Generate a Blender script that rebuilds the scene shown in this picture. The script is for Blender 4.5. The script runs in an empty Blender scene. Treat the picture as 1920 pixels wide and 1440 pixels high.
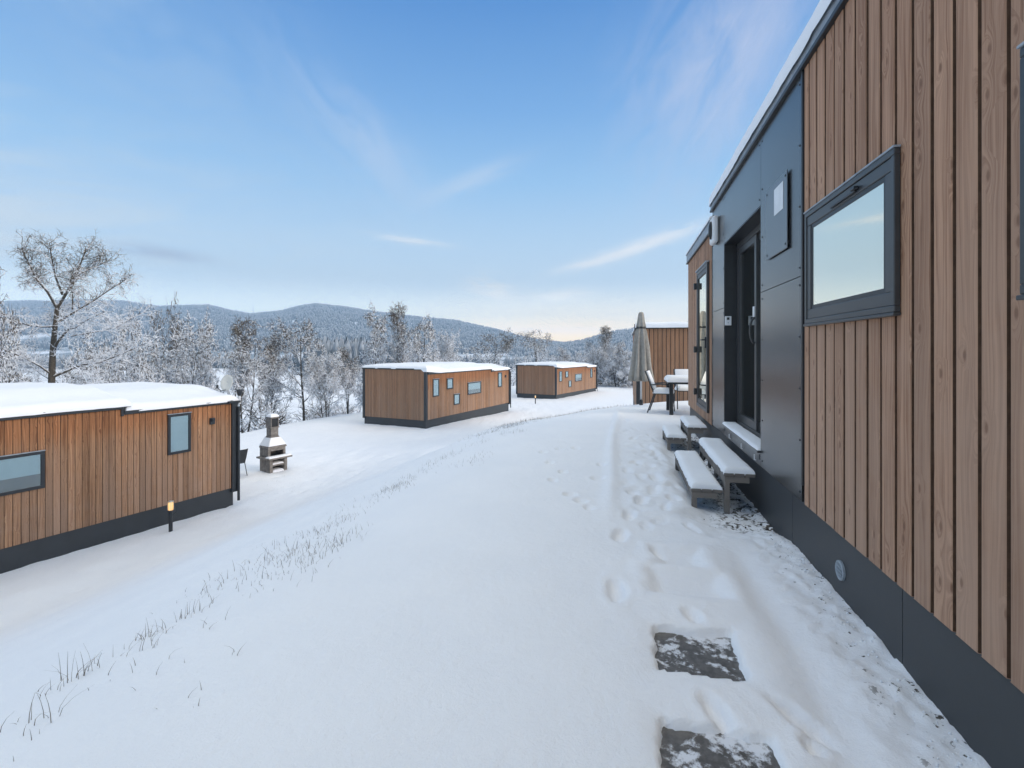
import bpy, math, random
import numpy as np
from mathutils import Vector, Matrix
R = math.radians
random.seed(7)
sc = bpy.context.scene
COL = sc.collection
F = 950.0          # focal length in photo pixels
EYE = 1.41         # eye height over the terrace snow
HZ = 654.0         # horizon row of the photo

# ------------------------------------------------------------------ helpers
def lin(c):
    return tuple(((v/255.0)/12.92 if v/255.0 <= 0.04045 else ((v/255.0+0.055)/1.055)**2.4) for v in c) + (1.0,)

class NT:
    def __init__(self, tree):
        self.t = tree; tree.nodes.clear()
    def n(self, typ, props=None, ins=None):
        nd = self.t.nodes.new(typ)
        for k, v in (props or {}).items(): setattr(nd, k, v)
        for k, v in (ins or {}).items(): self.put(nd.inputs[k], v)
        return nd
    def put(self, sock, v):
        if isinstance(v, bpy.types.NodeSocket): self.t.links.new(v, sock)
        else: sock.default_value = v
    def m(self, op, a, b=None, c=None, clamp=False):
        nd = self.n('ShaderNodeMath', {'operation': op, 'use_clamp': clamp})
        self.put(nd.inputs[0], a)
        if b is not None: self.put(nd.inputs[1], b)
        if c is not None: self.put(nd.inputs[2], c)
        return nd.outputs[0]
    def mix(self, f, a, b, mode='MIX'):
        nd = self.n('ShaderNodeMix', {'data_type': 'RGBA', 'blend_type': mode})
        self.put(nd.inputs[0], f); self.put(nd.inputs[6], a); self.put(nd.inputs[7], b)
        return nd.outputs[2]
    def comb(self, x, y, z):
        nd = self.n('ShaderNodeCombineXYZ')
        for i, v in enumerate((x, y, z)): self.put(nd.inputs[i], v)
        return nd.outputs[0]
    def sep(self, v):
        nd = self.n('ShaderNodeSeparateXYZ'); self.put(nd.inputs[0], v); return nd.outputs
    def noise(self, vec, scale=1, detail=2, rough=.5, dist=0.0):
        nd = self.n('ShaderNodeTexNoise', ins={'Scale': scale, 'Detail': detail, 'Roughness': rough, 'Distortion': dist})
        if vec is not None: self.put(nd.inputs['Vector'], vec)
        return nd.outputs[0]
    def sstep(self, v, a, b, x=0.0, y=1.0):
        nd = self.n('ShaderNodeMapRange', {'interpolation_type': 'SMOOTHSTEP'})
        self.put(nd.inputs[0], v)
        for i, q in enumerate((a, b, x, y)): self.put(nd.inputs[i+1], q)
        return nd.outputs[0]
    def ramp(self, f, stops, interp='LINEAR'):
        nd = self.n('ShaderNodeValToRGB'); self.put(nd.inputs[0], f)
        r = nd.color_ramp; r.interpolation = interp
        while len(r.elements) > 1: r.elements.remove(r.elements[0])
        r.elements[0].position = stops[0][0]; r.elements[0].color = stops[0][1]
        for p, c in stops[1:]:
            e = r.elements.new(p); e.color = c
        return nd.outputs[0]

def new_mat(name):
    m = bpy.data.materials.new(name); m.use_nodes = True
    return m, NT(m.node_tree)

def finish(nt, base, rough=.6, metal=0.0, bump=None, bstr=.3, bdist=.01, spec=.5, extra=None):
    p = nt.n('ShaderNodeBsdfPrincipled')
    nt.put(p.inputs['Base Color'], base); nt.put(p.inputs['Roughness'], rough); nt.put(p.inputs['Metallic'], metal)
    nt.put(p.inputs['Specular IOR Level'], spec)
    for k, v in (extra or {}).items(): nt.put(p.inputs[k], v)
    if bump is not None:
        b = nt.n('ShaderNodeBump', ins={'Strength': bstr, 'Distance': bdist}); nt.put(b.inputs['Height'], bump)
        nt.t.links.new(b.outputs[0], p.inputs['Normal'])
    o = nt.n('ShaderNodeOutputMaterial'); nt.t.links.new(p.outputs[0], o.inputs[0])
    return p

def objco(nt): return nt.n('ShaderNodeTexCoord').outputs['Object']

def plain(name, c, rough=.6, metal=0.0, var=.12, scale=6, bstr=.15, spec=.5):
    m, nt = new_mat(name)
    co = objco(nt); nz = nt.noise(co, scale, 4, .6)
    f = nt.sstep(nz, .3, .7)
    a = tuple(v*(1-var) for v in c[:3])+(1,); b = tuple(min(1, v*(1+var)) for v in c[:3])+(1,)
    finish(nt, nt.mix(f, a, b), nt.m('ADD', rough-.05, nt.m('MULTIPLY', nz, .1)), metal, nt.noise(co, scale*14, 3), bstr, .004, spec)
    return m

def wood(name, dark, light, grey, pitch, axis='X', weather=(0.5, 2.6), greyamt=.6, top_warm=None, knots=1.0, tint=.22, band=None):
    m, nt = new_mat(name)
    s = nt.sep(objco(nt)); x = s[0] if axis == 'X' else s[1]; z = s[2]
    t = nt.m('DIVIDE', x, pitch); cell = nt.m('FLOOR', t)
    wn = nt.n('ShaderNodeTexWhiteNoise', {'noise_dimensions': '1D'}); nt.put(wn.inputs['W'], nt.m('ADD', cell, .37))
    rnd = wn.outputs[0]; rc = nt.n('ShaderNodeSeparateColor'); nt.t.links.new(wn.outputs[1], rc.inputs[0])
    vor = nt.n('ShaderNodeTexVoronoi', {'voronoi_dimensions': '2D'}, {'Scale': 1.0, 'Randomness': 1.0})
    nt.put(vor.inputs['Vector'], nt.comb(nt.m('ADD', nt.m('MULTIPLY', x, 13), nt.m('MULTIPLY', cell, 5.3)), nt.m('ADD', nt.m('MULTIPLY', z, 6), nt.m('MULTIPLY', rnd, 71)), 0))
    d = vor.outputs['Distance']; vc = nt.n('ShaderNodeSeparateColor'); nt.t.links.new(vor.outputs['Color'], vc.inputs[0])
    isk = nt.m('MULTIPLY', nt.m('GREATER_THAN', vc.outputs[0], .74), knots)
    fall = nt.m('MULTIPLY', nt.m('POWER', 2.718, nt.m('MULTIPLY', nt.m('MULTIPLY', d, d), -7)), isk)
    core = nt.m('MULTIPLY', nt.sstep(d, .17, .05), isk)
    wob = nt.noise(nt.comb(nt.m('MULTIPLY', x, 9), nt.m('MULTIPLY', rnd, 40), nt.m('MULTIPLY', z, 1.1)), 1, 2)
    gx = nt.m('ADD', nt.m('MULTIPLY', x, 70), nt.m('ADD', nt.m('MULTIPLY', fall, 5), nt.m('MULTIPLY', wob, 7)))
    g1 = nt.noise(nt.comb(gx, nt.m('MULTIPLY', rnd, 91), nt.m('MULTIPLY', z, .7)), 1, 3, .6)
    g2 = nt.noise(nt.comb(nt.m('MULTIPLY', x, 260), nt.m('MULTIPLY', rnd, 17), nt.m('MULTIPLY', z, 4)), 1, 3, .6)
    gf = nt.m('ADD', nt.m('MULTIPLY', g1, .7), nt.m('MULTIPLY', g2, .3))
    col = nt.mix(nt.sstep(gf, .32, .66), dark, light)
    st = nt.noise(nt.comb(nt.m('MULTIPLY', x, 7), 3.1, nt.m('MULTIPLY', z, .8)), 1, 4, .65)
    blot = nt.noise(nt.comb(nt.m('MULTIPLY', x, 3), 9.1, nt.m('MULTIPLY', z, 3)), 1, 5, .7)
    gm = nt.m('MULTIPLY', nt.sstep(nt.m('ADD', z, nt.m('MULTIPLY', nt.m('SUBTRACT', st, .5), 2.4)), weather[1], weather[0]), greyamt)
    gm = nt.m('MULTIPLY', gm, nt.sstep(nt.m('ADD', nt.m('MULTIPLY', rc.outputs[1], .5), blot), .3, 1.0))
    col = nt.mix(gm, col, grey)
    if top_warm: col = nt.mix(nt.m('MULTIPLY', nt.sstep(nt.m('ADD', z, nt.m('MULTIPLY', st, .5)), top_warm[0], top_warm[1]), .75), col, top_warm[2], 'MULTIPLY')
    k = nt.m('ADD', 1-tint, nt.m('MULTIPLY', rc.outputs[0], 2*tint))
    col = nt.mix(1.0, col, nt.comb(k, k, k), 'MULTIPLY')
    col = nt.mix(nt.m('MULTIPLY', core, .62), col, (dark[0]*.5, dark[1]*.42, dark[2]*.4, 1))
    finish(nt, col, nt.m('ADD', .62, nt.m('MULTIPLY', g2, .2)), 0, gf, .35, .004, .3)
    return m

def snow_mat(name, c=(.875, .89, .91, 1), fine=1.0):
    m, nt = new_mat(name)
    co = nt.n('ShaderNodeNewGeometry').outputs['Position']
    n1 = nt.noise(co, 2.2, 4, .55); n2 = nt.noise(co, 22, 4, .6); n3 = nt.noise(co, 160, 3, .6)
    h = nt.m('ADD', nt.m('MULTIPLY', n1, .5), nt.m('ADD', nt.m('MULTIPLY', n2, .22), nt.m('MULTIPLY', n3, .06*fine)))
    col = nt.mix(nt.sstep(n1, .35, .65), tuple(v*.975 for v in c[:3])+(1,), c)
    finish(nt, col, .7, 0, h, .5, .03, .25)
    return m

class MB:
    def __init__(s): s.v = []; s.f = []; s.mi = []
    def add(s, vs, fs, mi=0):
        o = len(s.v); s.v.extend(vs); s.f.extend([tuple(i+o for i in f) for f in fs]); s.mi.extend([mi]*len(fs)); return s
    def box(s, x0, x1, y0, y1, z0, z1, mi=0):
        if x0 > x1: x0, x1 = x1, x0
        if y0 > y1: y0, y1 = y1, y0
        if z0 > z1: z0, z1 = z1, z0
        return s.add([(x0,y0,z0),(x1,y0,z0),(x1,y1,z0),(x0,y1,z0),(x0,y0,z1),(x1,y0,z1),(x1,y1,z1),(x0,y1,z1)],
              [(0,3,2,1),(4,5,6,7),(0,1,5,4),(1,2,6,5),(2,3,7,6),(3,0,4,7)], mi)
    def obox(s, c, ax, ay, az, mi=0):    # oriented box from centre and three half-axes
        c, ax, ay, az = map(Vector, (c, ax, ay, az))
        vs = [tuple(c+i*ax+j*ay+k*az) for k in (-1,1) for i, j in ((-1,-1),(1,-1),(1,1),(-1,1))]
        return s.add(vs, [(0,3,2,1),(4,5,6,7),(0,1,5,4),(1,2,6,5),(2,3,7,6),(3,0,4,7)], mi)
    def tube(s, pts, rs, n=8, cap=True, mi=0):
        pts = [Vector(p) for p in pts]
        if not isinstance(rs, (list, tuple)): rs = [rs]*len(pts)
        vs = []; ref = None
        for i, p in enumerate(pts):
            d = (pts[min(i+1, len(pts)-1)] - pts[max(i-1, 0)]).normalized()
            if ref is None: ref = Vector((1,0,0)) if abs(d.x) < .8 else Vector((0,1,0))
            a = (ref - d*ref.dot(d)).normalized(); b = d.cross(a); ref = a
            for k in range(n):
                t = 2*math.pi*k/n
                vs.append(tuple(p + (a*math.cos(t)+b*math.sin(t))*rs[i]))
        fs = [(i*n+k, i*n+(k+1) % n, (i+1)*n+(k+1) % n, (i+1)*n+k) for i in range(len(pts)-1) for k in range(n)]
        if cap: fs += [tuple(range(n-1, -1, -1)), tuple((len(pts)-1)*n+k for k in range(n))]
        return s.add(vs, fs, mi)
    def lathe(s, prof, n=20, c=(0,0,0), mi=0, mod=None):
        vs = []
        for r, z in prof:
            for k in range(n):
                t = 2*math.pi*k/n; q = r*(mod(t, z) if mod else 1)
                vs.append((c[0]+q*math.cos(t), c[1]+q*math.sin(t), c[2]+z))
        fs = [(i*n+k, i*n+(k+1) % n, (i+1)*n+(k+1) % n, (i+1)*n+k) for i in range(len(prof)-1) for k in range(n)]
        fs += [tuple(range(n-1, -1, -1)), tuple((len(prof)-1)*n+k for k in range(n))]
        return s.add(vs, fs, mi)
    def build(s, name, mats, parent=None, smooth=False, bevel=0, loc=None):
        me = bpy.data.meshes.new(name); me.from_pydata(s.v, [], s.f)
        if not isinstance(mats, (list, tuple)): mats = [mats]
        for m in mats: me.materials.append(m)
        if len(mats) > 1: me.polygons.foreach_set('material_index', s.mi)
        if smooth: me.polygons.foreach_set('use_smooth', [True]*len(me.polygons))
        me.update()
        o = bpy.data.objects.new(name, me); COL.objects.link(o)
        if parent: o.parent = parent
        if loc: o.location = loc
        if bevel:
            b = o.modifiers.new('edge', 'BEVEL'); b.width = bevel; b.segments = 2; b.limit_method = 'ANGLE'; b.angle_limit = R(40)
        return o

def np_mesh(name, V, Fq, mats, midx=None, parent=None, smooth=False):
    me = bpy.data.meshes.new(name); V = np.asarray(V, np.float32); Fq = np.asarray(Fq, np.int32)
    k = Fq.shape[1]
    me.vertices.add(len(V)); me.vertices.foreach_set('co', V.ravel())
    me.loops.add(Fq.size); me.loops.foreach_set('vertex_index', Fq.ravel())
    me.polygons.add(len(Fq)); me.polygons.foreach_set('loop_start', np.arange(0, Fq.size, k, dtype=np.int32))
    me.polygons.foreach_set('loop_total', np.full(len(Fq), k, np.int32))
    for m in (mats if isinstance(mats, (list, tuple)) else [mats]): me.materials.append(m)
    if midx is not None: me.polygons.foreach_set('material_index', np.asarray(midx, np.int32))
    if smooth: me.polygons.foreach_set('use_smooth', np.ones(len(Fq), bool))
    me.update(calc_edges=True); me.validate()
    o = bpy.data.objects.new(name, me); COL.objects.link(o)
    if parent: o.parent = parent
    return o

def tag(o, label=None, cat=None, group=None, kind=None):
    if label: o['label'] = label
    if cat: o['category'] = cat
    if group: o['group'] = group
    if kind: o['kind'] = kind
    return o
def empty(name, loc, rz, label, cat, group=None):
    o = bpy.data.objects.new(name, None); COL.objects.link(o); o.empty_display_size = .2
    o.location = loc; o.rotation_euler = (0, 0, rz)
    return tag(o, label, cat, group)
def dup(o, parent=None):
    c = o.copy(); COL.objects.link(c)
    if parent: c.parent = parent
    for ch in list(o.children): dup(ch, c)
    return c

def vhash(ix, iy, seed):
    h = (ix.astype(np.int64)*374761393 + iy.astype(np.int64)*668265263 + seed*974711) & 0x7fffffff
    h = (h ^ (h >> 13))*1274126177 & 0x7fffffff
    return ((h ^ (h >> 16)) & 0xffff)/65535.0
def vnoise(x, y, seed=0):
    ix = np.floor(x); iy = np.floor(y); fx = x-ix; fy = y-iy
    fx = fx*fx*(3-2*fx); fy = fy*fy*(3-2*fy)
    a = vhash(ix, iy, seed); b = vhash(ix+1, iy, seed); c = vhash(ix, iy+1, seed); d = vhash(ix+1, iy+1, seed)
    return (a+(b-a)*fx)*(1-fy)+(c+(d-c)*fx)*fy - .5
def fbm(x, y, seed=0, oct=4):
    t = 0; amp = 1
    for i in range(oct): t = t+amp*vnoise(x*2**i, y*2**i, seed+i*7); amp *= .5
    return t
def smooth(a, b, x):
    t = np.clip((x-a)/(b-a), 0, 1); return t*t*(3-2*t)

# ------------------------------------------------------------------ frame of the near house: u along the wall, w out of it
ANG = math.atan(211/950.0); SA, CA = math.sin(ANG), math.cos(ANG)
PX0 = 1.2
def uw(X, Y): return (X-PX0)*SA+Y*CA, -(X-PX0)*CA+Y*SA
def xy(u, w): return PX0+u*SA-w*CA, u*CA+w*SA

DENTS = []   # x, y, angle from +Y, half length, half width, depth
def dent_px(px, py, hl, hw, dep, ang=0.0):
    Y = EYE*F/(py-HZ); DENTS.append(((px-960)*Y/F, Y, R(ang), hl, hw, dep))
for a in ((1155,1108,.14,.055,.05,10),(1163,1003,.15,.055,.035,14),(1180,965,.13,.05,.03,14),(1203,935,.14,.06,.03,16),(1225,915,.15,.06,.03,20),
          (1230,892,.14,.06,.03,10),(1030,866,.07,.05,.03,0),(1055,884,.06,.05,.035,0),(1036,900,.06,.045,.03,0),(1070,928,.07,.06,.03,0),
          (1088,939,.07,.06,.03,0),(1105,953,.07,.05,.025,0),(1120,895,.08,.07,.03,5),(1128,870,.09,.06,.025,5),(1018,846,.08,.06,.02,0),
          (1050,840,.09,.06,.02,0),(1080,838,.09,.06,.02,0),(1345,1332,.10,.045,.035,-15),(1300,1155,.08,.045,.03,-10),
          (1500,1345,.14,.045,.035,-25),(1525,1395,.05,.035,.04,-10),(1260,905,.14,.07,.03,30),(1262,930,.10,.06,.03,0),(1232,1035,.10,.05,.03,0),
          (1215,870,.12,.07,.03,10),(1228,850,.14,.07,.025,20),(1212,835,.16,.07,.025,0),(1222,815,.18,.07,.025,0),(1240,790,.2,.08,.02,0)):
    dent_px(*a)
rr = random.Random(5)
for i in range(36):       # trampled path along the steps
    u = rr.uniform(3.9, 10.5); w = rr.uniform(.62, 1.18); x, y = xy(u, w)
    DENTS.append((x, y, ANG+rr.uniform(-.5, .5), rr.uniform(.07, .15), rr.uniform(.035, .06), rr.uniform(.008, .022)))
for i in range(40):       # prints round the barbecue and along the lower cabin
    x, y = rr.uniform(-8.4, -4.6), rr.uniform(12.6, 20)
    DENTS.append((x, y, rr.uniform(-1, 1), rr.uniform(.12, .2), rr.uniform(.06, .1), rr.uniform(.03, .06)))
PAVERS = [(1.40, 1.755, .655, 1.03), (2.085, 2.43, .665, 1.02)]
COVERED = [(2.79, 3.09, .60, 1.01, .045), (3.18, 3.47, .68, .95, .05)]

def ground(X, Y, detail=True):
    X = np.asarray(X, float); Y = np.asarray(Y, float)
    u, w = uw(X, Y)
    q = np.clip(u-6, 0, None)
    g = (q/9)**3 + w/3.5 - 1
    s = g/np.sqrt((1/3.5)**2 + (3*q*q/729)**2)
    s = s + .35*vnoise(u*.5, w*.5, 3)
    sp = np.where(s*2.2 > 20, s, np.log1p(np.exp(np.clip(s*2.2, -30, 20)))/2.2)
    t = np.clip(sp/7.6, 0, 1)
    S = np.where(t < .8, t*1.11, 0.888+.112*(1-((1-t)/.2)**2))
    z = -2.9*S
    z = z-.5*smooth(28, 50, Y)
    we = 18-5*smooth(32, 55, Y)+1.2*vnoise(Y*.08, Y*0+.3, 9)
    t1 = smooth(0, 30, w-we); t2 = smooth(66, 115, Y)
    v = 1-(1-t1)*(1-t2)
    z = z*(1-v)+(-10.5)*v
    far = smooth(40, 160, np.hypot(X, Y))
    z = z + v*1.2*fbm(X*.05, Y*.05, 11, 4)*(1+1.0*far)
    z = z + .5*smooth(16, 60, Y)*(1-v)*vnoise(X*.12, Y*.12, 21)*.6
    if not detail: return z
    z = z + (.05*vnoise(X*.7+4, Y*.7, 31)+.02*vnoise(X*2.1, Y*2.1, 33))*(1-.3*smooth(0, 3, 4-w))
    slope = smooth(3.4, 5, w)
    z = z + slope*(.03*fbm(u*.8, w*2.6, 41, 4)+.012*fbm(X*5, Y*5, 44, 3))
    # ridge beside the old wheel line, drip trough and lumps at the wall
    z = z + .035*np.exp(-((w-1.33-.03*np.sin(u))/.075)**2)*smooth(3.6, 5, u)*(1-smooth(11, 14, u))
    near = smooth(-2, -1, u)*(1-smooth(10, 10.6, u))
    z = z - .032*np.exp(-((w-.40-.05*vnoise(u*1.3, u*0, 5))/.10)**2)*near*(1-smooth(3.2, 3.9, u))
    lump = (1-smooth(.16, .36, w))*near*(w > -.6)
    z = z + lump*(.014*fbm(X*6, Y*6, 55, 4)+.022*fbm(X*19, Y*19, 58, 3)-.004)
    # bare gravel under the steps
    gz = smooth(3.75, 4.25, u+.25*vnoise(X*6, Y*6, 61))*(1-smooth(9.0, 9.4, u))*(1-smooth(.45, .72, w+.16*vnoise(X*5, Y*5, 62)))
    z = z - .07*gz
    z = z + gz*.02*fbm(X*16, Y*16, 66, 2)
    tr = np.exp(-((w-.9)/.3)**2)*smooth(3.7, 4.4, u)*(1-smooth(9.5, 12, u))
    z = z + tr*.035*fbm(X*4.5, Y*6.5, 71, 4)
    for (dx, dy, an, hl, hw, dep) in DENTS:
        sel = (np.abs(X-dx) < .5) & (np.abs(Y-dy) < .5)
        if not sel.any(): continue
        ex = X[sel]-dx; ey = Y[sel]-dy
        a = (ex*math.sin(an)+ey*math.cos(an))/hl; b = (ex*math.cos(an)-ey*math.sin(an))/hw
        r = np.sqrt(a*a+b*b)+.34*vnoise(X[sel]*9, Y[sel]*9, 81)+.3*vnoise(X[sel]*24, Y[sel]*24, 82)
        z[sel] += -min(dep, .036)*(1-smooth(.5, 1.18, r)) + .10*dep*np.exp(-((r-1.5)/.35)**2)
    for (u0, u1, w0, w1) in PAVERS:
        wob = .022*vnoise(X*13, Y*13, 91)+.018*vnoise(X*34, Y*34, 93)
        d = np.maximum(np.abs(u-(u0+u1)/2)-(u1-u0)/2, np.abs(w-(w0+w1)/2)-(w1-w0)/2)+wob
        z = z - .09*(1-smooth(-.016, .016, d)) - .012*np.exp(-(np.clip(d, 0, 1)/.07)**2)*(d > -.02) 
    for (u0, u1, w0, w1, dep) in COVERED:
        d = np.maximum(np.abs(u-(u0+u1)/2)-(u1-u0)/2, np.abs(w-(w0+w1)/2)-(w1-w0)/2)+.03*vnoise(X*10, Y*10, 95)
        z = z - .8*dep*(1-smooth(-.06, .045, d))*(1+.3*vnoise(X*7, Y*7, 96)) + .008*np.exp(-((d-.08)/.04)**2)
    return z
def gz(x, y): return float(ground(np.array([x]), np.array([y]), True)[0])

# ------------------------------------------------------------------ materials
M = {}
M['snow'] = snow_mat('snow')
M['slate'] = plain('slate_metal', (.112, .115, .119, 1), .25, .8, .05, 2, .0)
M['plinth'] = plain('plinth_panel', (.043, .047, .051, 1), .48, .1, .08, 3, .05, .4)
M['black'] = plain('black_frame', (.018, .021, .025, 1), .42, 0, .15, 9, .08)
M['frame'] = plain('grey_window_frame', (.043, .045, .047, 1), .38, 0, .12, 9, .08)
M['fascia'] = plain('frosted_fascia', (.30, .34, .38, 1), .55, 0, .2, 12, .2)
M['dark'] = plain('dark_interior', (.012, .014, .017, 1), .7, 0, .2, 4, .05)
M['white'] = plain('white_plastic', (.72, .73, .74, 1), .4, 0, .06, 8, .05)
M['steel'] = plain('bare_steel', (.5, .51, .52, 1), .35, .8, .1, 20, .05)
M['concrete'] = plain('concrete', (.215, .195, .175, 1), .85, 0, .28, 9, .6, .2)
M['dish'] = plain('satellite_dish_grey', (.62, .61, .56, 1), .5, 0, .05, 5, .05)
M['cloth'] = plain('parasol_cloth', (.34, .325, .295, 1), .9, 0, .10, 14, .3, .1)
M['blind'] = plain('window_blind', (.60, .66, .70, 1), .8, 0, .05, 5, .1, .1)
M['groove_shade'] = plain('dark_groove_shade', (.105, .062, .041, 1), .9, 0, .2, 20, .05, .1)  # dark backing in the grooves, plus shade painted onto the board sides
M['oldwood'] = wood('weathered_step_wood', (.07, .060, .051, 1), (.185, .158, .135, 1), (.21, .20, .19, 1), .07, 'X', (-.5, 1.5), .6, None, .4)
M['house_wood'] = wood('larch_boards', (.225, .110, .060, 1), (.47, .278, .175, 1), (.44, .295, .21, 1), .135, 'X', (.4, 3.6), .6, None, .9, .13)
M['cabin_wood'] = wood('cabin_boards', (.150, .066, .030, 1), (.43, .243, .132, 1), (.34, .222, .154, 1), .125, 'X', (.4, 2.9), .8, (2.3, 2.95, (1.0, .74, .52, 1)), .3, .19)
M['cabin_end_wood'] = wood('cabin_end_boards', (.205, .100, .052, 1), (.375, .208, .118, 1), (.29, .185, .122, 1), .125, 'Y', (.5, 3.3), .8, None, .3, .15)

def glass(name, tintc, refl, rough=.015, gc=(.93, .96, .95, 1)):
    m, nt = new_mat(name)
    fr = nt.n('ShaderNodeLayerWeight', ins={'Blend': .35}).outputs['Facing']
    gl = nt.n('ShaderNodeBsdfGlossy', ins={'Color': gc, 'Roughness': rough})
    tr = nt.n('ShaderNodeBsdfTransparent', ins={'Color': tintc})
    mx = nt.n('ShaderNodeMixShader'); nt.put(mx.inputs[0], nt.m('ADD', refl, nt.m('MULTIPLY', fr, .25), clamp=True))
    nt.t.links.new(tr.outputs[0], mx.inputs[1]); nt.t.links.new(gl.outputs[0], mx.inputs[2])
    o = nt.n('ShaderNodeOutputMaterial'); nt.t.links.new(mx.outputs[0], o.inputs[0])
    return m
M['mirror_glass'] = glass('coated_glass', (.25, .3, .3, 1), .80, .015, (.97, .95, .84, 1))
M['glass'] = glass('window_glass', (.75, .84, .86, 1), .16)
M['door_glass'] = glass('tinted_door_glass', (.3, .36, .38, 1), .30)

def frozen_mat():     # paving slab: wet concrete with patches of trodden snow
    m, nt = new_mat('slab_with_snow_patches')
    co = objco(nt); a = nt.noise(co, 9, 5, .65, .4); b = nt.noise(co, 30, 4, .6)
    f = nt.sstep(nt.m('ADD', a, nt.m('MULTIPLY', nt.m('SUBTRACT', b, .5), .45)), .51, .63)
    c = nt.mix(nt.sstep(b, .3, .7), (.075, .070, .064, 1), (.15, .14, .13, 1))
    finish(nt, nt.mix(f, c, (.74, .77, .82, 1)), nt.m('ADD', .45, nt.m('MULTIPLY', f, .3)), 0, nt.m('ADD', nt.m('MULTIPLY', f, .6), nt.m('MULTIPLY', b, .3)), .6, .012)
    return m
M['slab'] = frozen_mat()

def terrain_mat():
    m, nt = new_mat('snow_ground')
    pos = nt.n('ShaderNodeNewGeometry').outputs['Position']; s = nt.sep(pos)
    X, Y = nt.m('SUBTRACT', s[0], PX0), s[1]
    u = nt.m('ADD', nt.m('MULTIPLY', X, SA), nt.m('MULTIPLY', Y, CA)); w = nt.m('SUBTRACT', nt.m('MULTIPLY', Y, SA), nt.m('MULTIPLY', X, CA))
    n1 = nt.noise(pos, 1.3, 4, .55); n2 = nt.noise(pos, 26, 4, .62); n3 = nt.noise(pos, 150, 3, .6); n4 = nt.noise(pos, 8, 4, .6)
    h = nt.m('ADD', nt.m('MULTIPLY', n1, .8), nt.m('ADD', nt.m('MULTIPLY', n2, .16), nt.m('ADD', nt.m('MULTIPLY', n3, .09), nt.m('MULTIPLY', n4, .2))))
    rip = nt.noise(nt.comb(nt.m('MULTIPLY', u, 4.5), nt.m('MULTIPLY', w, 6.0), s[2]), 1, 5, .62, .8)
    h = nt.m('ADD', h, nt.m('MULTIPLY', rip, .26))
    snow = nt.mix(nt.sstep(n1, .3, .7), (.855, .872, .897, 1), (.885, .898, .916, 1))
    # bare soil showing in spots at the wall and gravel round the steps
    wallzone = nt.m('MULTIPLY', nt.m('MULTIPLY', nt.sstep(w, .26, .10), nt.m('GREATER_THAN', w, -.3)), nt.m('MULTIPLY', nt.sstep(u, .4, .9), nt.sstep(u, 10.2, 9.8)))
    spots = nt.m('MULTIPLY', nt.sstep(nt.m('ADD', n2, nt.m('MULTIPLY', nt.m('SUBTRACT', n4, .5), .6)), .635, .69), wallzone)
    gzone = nt.m('MULTIPLY', nt.m('MULTIPLY', nt.sstep(u, 3.95, 4.3), nt.sstep(u, 9.2, 8.9)), nt.m('MULTIPLY', nt.sstep(nt.m('ADD', w, nt.m('MULTIPLY', nt.m('SUBTRACT', n4, .5), .5)), .50, .30), nt.m('GREATER_THAN', w, -.3)))
    grav = nt.m('MULTIPLY', nt.sstep(nt.m('ADD', n2, nt.m('MULTIPLY', nt.m('SUBTRACT', n4, .5), .9)), .52, .62), gzone)
    dm = nt.m('MAXIMUM', spots, grav)
    soil = nt.mix(nt.sstep(n3, .35, .65), (.035, .030, .024, 1), (.16, .145, .125, 1))
    # far valley floor: reed and ditch stripes in the snow
    fm = nt.noise(nt.comb(nt.m('MULTIPLY', s[0], .02), nt.m('MULTIPLY', s[1], .09), 0), 1, 6, .65)
    fz = nt.m('MULTIPLY', nt.sstep(s[2], -7.0, -9.6), nt.sstep(fm, .5, .66))
    col = nt.mix(dm, snow, soil)
    col = nt.mix(nt.m('MULTIPLY', fz, .55), col, (.30, .29, .28, 1))
    finish(nt, col, .72, 0, h, .8, .035, .22)
    return m
M['ground'] = terrain_mat()

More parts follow.
